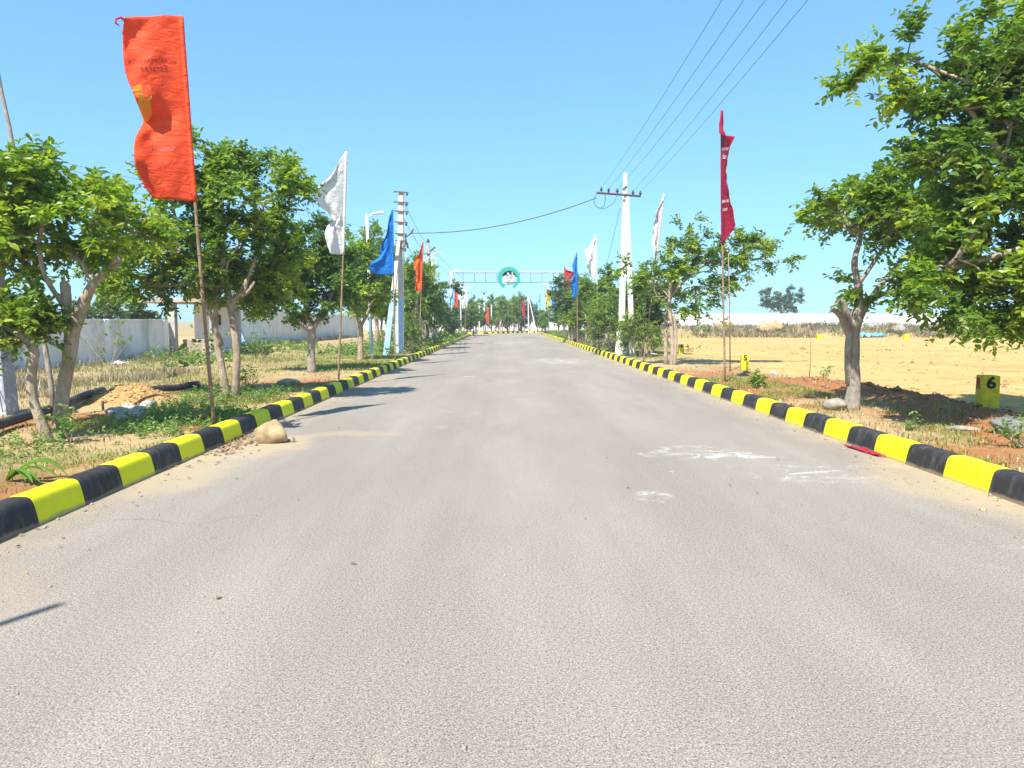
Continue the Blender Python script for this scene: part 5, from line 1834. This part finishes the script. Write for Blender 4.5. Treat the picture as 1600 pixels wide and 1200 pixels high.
# ------------------------------------------------------------------ walls and the shed
def wall(label, p0, p1, h, mat, step=3.0, th=.18, post=.3, group=None, post_h=.06):
    p0, p1 = Vector((*p0, 0)), Vector((*p1, 0))
    d = (p1 - p0); L = d.length; d.normalize()
    rz = math.atan2(d.y, d.x)
    root = thing('boundary_wall', label, 'wall', (p0.x, p0.y, 0), group)
    n = max(1, round(L / step))
    for i in range(n):
        a, b = L * i / n, L * (i + 1) / n
        m = p0 + d * ((a + b) / 2)
        mb = MB(); mb.box((m.x, m.y, (h - .3) / 2), (b - a - post, th, h + .3), rz); mb.build('wall_panel', mat, root)
        mb = MB(); mb.box((m.x, m.y, h + .035), (b - a - post, th + .05, .07), rz); mb.build('coping', mat, root, bevel=.01)
    for i in range(n + 1):
        m = p0 + d * (L * i / n)
        mb = MB(); mb.box((m.x, m.y, (h + post_h - .3) / 2), (post - .004, post, h + post_h + .3), rz); mb.build('pilaster', M['wall_white'], root, bevel=.01)
    return root


wall('weathered grey white boundary wall on the left behind the dry brush', (-13.3, 8.0), (-13.0, 28.2), 1.50, M['wall_near'], 4.0)
wall('taller white boundary wall on the left beyond the shed', (-13.0, 31.6), (-13.0, 64.6), 1.95, M['wall_white'], 3.3)
wall('long low white wall closing the ochre plot far right', (8.5, 80), (98.5, 82), 2.25, M['wall_far'], 5.0)
wall('white wall glimpsed between the trees at the end of the road', (-24, 110), (16, 110), 1.6, M['wall_far'], 4.0)
# dark plinth kerb along the taller wall
rn = random.Random(12)
dr = thing('drain_edge', 'rough pale concrete drain edge with dark gaps along the taller left wall', 'drain', (-12.4, 36, .1))
for i in range(26):
    y = 35 + i * .95
    mb = MB(); mb.box((-12.45 + rn.uniform(-.05, .05), y, .24 + rn.uniform(-.03, .03)), (.28, .86, .34), rn.uniform(-.05, .05)); mb.build('drain_block', M['rubble'], dr, bevel=.02)

sh = thing('shed', 'small open shed with thick roof slab and concrete pillars at the left wall', 'shed', (-12.6, 30, .1))
mb = MB(); mb.box((-12.55, 29.9, 2.29), (3.3, 3.4, .15)); rf = mb.build('roof_slab', M['slab'], sh, bevel=.015)
for x, y in ((-12.75, 28.55), (-11.25, 28.7), (-11.25, 31.2)):
    mb = MB(); mb.box((x, y, 1.155), (.26, .26, 2.11)); mb.build('pillar', M['concrete'], sh, bevel=.015)
mb = MB(); mb.box((-12.2, 31.2, 1.08), (1.6, .15, 2.26)); bw = mb.build('back_wall', M['wall_white'], sh)
mb = MB(); mb.box((-12.1, 31.115, 1.55), (.42, .03, .42)); mb.build('window', M['dark'], bw)
mb = MB(); mb.box((-12.0, 29.0, .42), (1.1, .2, .75)); mb.build('low_wall', M['slab'], sh, bevel=.01)
tk = MB(); q = Vector((-11.9, 29.1, 2.37)); tk.tube([q, q + Vector((0, 0, .02)), q + Vector((0, 0, .3)), q + Vector((0, 0, .36))], [.14, .16, .17, .12], 14)
tag(set_origin(tk.build('bucket', M['tank'], smooth_=True), q), 'small teal bucket standing on the shed roof slab', 'bucket')
lp = MB(); lp.taper((-12.0, 34.6, .05), (-12.75, 34.6, 2.1), .2, .2)
tag(set_origin(lp.build('post', M['blue_paint'], bevel=.01), (-12.0, 34.6, .1)), 'pale blue concrete post leaning at the start of the taller left wall', 'post')


# ------------------------------------------------------------------ plot markers and small finds
def marker(label, p, h, w, rz, num=None, letter=None):
    root = thing('plot_marker', label, 'plot marker', p, 'yellow plot markers')
    p = Vector(p)
    mb = MB(); mb.taper(p + Vector((0, 0, -.1)), p + Vector((0, 0, h)), w * 1.04, w, rz)
    b = mb.build('block', M['marker'], root, bevel=.012)
    for body, face, size, ink in ((num, 0, w * 1.0, 'ink'), (letter, 1, w * .95, 'red_ink')):
        if not body: continue
        tv, tf = text_mesh(body, size, .035)
        # face 0: front (-Y side), face 1: left (-X side)
        loc = []
        for x, y, _ in tv:
            if face == 0: q = Vector((x * 1.1, -w * .53, h * .64 + y))
            else: q = Vector((-w * .53, -x * 1.1, h * .62 + y))
            q.rotate(Matrix.Rotation(rz, 3, 'Z'))
            loc.append(tuple(p + q))
        np_obj('numeral' if face == 0 else 'letter', loc, tf, M[ink], root)
    return root


g = gnd(1541, 646, .16); marker('yellow plot marker block reading 6 with a red R, nearest on the right', (g.x, g.y, gz(g) - .02), .50, .235, R(-14), '6', 'R')
g = gnd(1163, 578); marker('yellow plot marker reading 5 beside the dark red flag pole', (g.x, g.y, gz(g)), .44, .2, R(-6), '5')
g = gnd(1064, 553); marker('yellow plot marker reading 4 behind the spreading right tree', (g.x, g.y, gz(g)), .40, .2, R(-3), '4')
g = gnd(980, 549); marker('plain yellow marker between the legs of the right utility pole', (g.x, g.y + 1.2, gz(g)), .42, .2, 0)
for px, Y, lab in ((1280, 57, 'far yellow marker straight above the thin stick, at the field edge'), (1416, 53, 'far yellow marker right of the blue tarp'), (1578, 51, 'far yellow marker glimpsed behind the hanging leaves')):
    x = at(px, 525, Y).x; marker(lab, (x, Y, gz((x, Y)) - .05), .45, .32, R(-5))
g = gnd(1264, 598); mb = MB(); mb.tube([(g.x, g.y, gz(g) - .1), (g.x + .015, g.y, .55), at(1267, 514, g.y)], [.012, .011, .008], 6)
tag(set_origin(mb.build('stick', M['bamboo'], smooth_=True), (g.x, g.y, gz(g))), 'thin bare stick standing in the ochre plot left of the grey trunk', 'stick')
g = gnd(1141, 580); mb = MB(); mb.tube([(g.x, g.y, gz(g) - .1), at(1140, 470, g.y), at(1138, 395, g.y)], [.018, .016, .012], 6)
tag(set_origin(mb.build('stick', M['bamboo'], smooth_=True), (g.x, g.y, gz(g))), 'second thin bamboo stick tied beside the dark red flag pole', 'stick')
g = gnd(161, 640); mb = MB(); mb.tube([(g.x, g.y, gz(g) - .05), (g.x, g.y, gz(g) + .14)], [.018, .018], 8)
tag(set_origin(mb.build('peg', M['pvc'], smooth_=True), (g.x, g.y, gz(g))), 'short black peg stuck in the soil before the heap', 'peg')


def crumple(name, label, cat, c, rx, ry, h, mat, seed, group=None, rz=0.0, edge=.5):
    rg = random.Random(seed)
    n = 12
    vs, fs = [], []
    for j in range(n):
        for i in range(n):
            x = (i / (n - 1) - .5) * 2; y = (j / (n - 1) - .5) * 2
            k = 1 - max(abs(x), abs(y)) ** 3 * edge * rg.random()
            X = x * rx * k; Y = y * ry * k
            Xr = X * math.cos(rz) - Y * math.sin(rz); Yr = X * math.sin(rz) + Y * math.cos(rz)
            vs.append((c[0] + Xr, c[1] + Yr, c[2] + .006 + h * rg.random() * (1 - .6 * max(abs(x), abs(y)))))
    for j in range(n - 1):
        for i in range(n - 1): fs.append((j * n + i, j * n + i + 1, (j + 1) * n + i + 1, (j + 1) * n + i))
    o = MB().add(vs, fs).build(name, mat)
    md = o.modifiers.new('t', 'SOLIDIFY'); md.thickness = .004
    set_origin(o, c)
    return tag(o, label, cat, group)


g = gnd(1356, 706, 0)
crumple('cloth_strip', 'torn red cloth strip lying at the foot of the right kerb', 'cloth', (g.x - .05, g.y, .004), .045, .42, .04, CL['red2'], 5, rz=.10)
g = gnd(185, 572)
crumple('plastic_bag', 'crumpled white plastic bag below the weathered wall', 'bag', (g.x, g.y, gz(g)), .2, .16, .16, M['plastic_white'], 6)
for px, py, lab in ((1362, 524, 'large crumpled blue tarp on the bank behind the grey trunk'), (1385, 527, 'smaller blue tarp scrap right of the large one')):
    x = at(px, py, 60).x
    crumple('tarp', lab, 'tarp', (x, 61.5, gz((x, 61.5)) + .05), 1.1 if px < 1370 else .7, .7, .5, M['plastic_blue'], px)
g = gnd(1208, 584)
crumple('plastic_scrap', 'pale blue plastic scrap on the ochre plot right of marker 5', 'scrap', (g.x, g.y, gz(g)), .07, .08, .12, M['plastic_white'], 8)
g = gnd(1016, 555)
crumple('plastic_scrap', 'grey blue plastic scrap near the leaning flag pole on the right', 'scrap', (g.x, g.y, gz(g)), .3, .12, .06, M['wall_near'], 9)

# ------------------------------------------------------------------ the air
def haze():
    mb = MB(); mb.box((0, 70, 6.5), (1000, 400, 15))
    t = NT('haze_air')
    v = t.n.new('ShaderNodeVolumePrincipled')
    v.inputs['Color'].default_value = (0.86, 0.92, 1.0, 1)
    v.inputs['Density'].default_value = 0.0012
    v.inputs['Anisotropy'].default_value = 0.2
    t.l.new(v.outputs[0], t.out.inputs['Volume'])
    o = mb.build('haze', t.m)
    tag(o, 'thin pale daylight haze over the whole place', 'haze', kind='stuff')


haze()
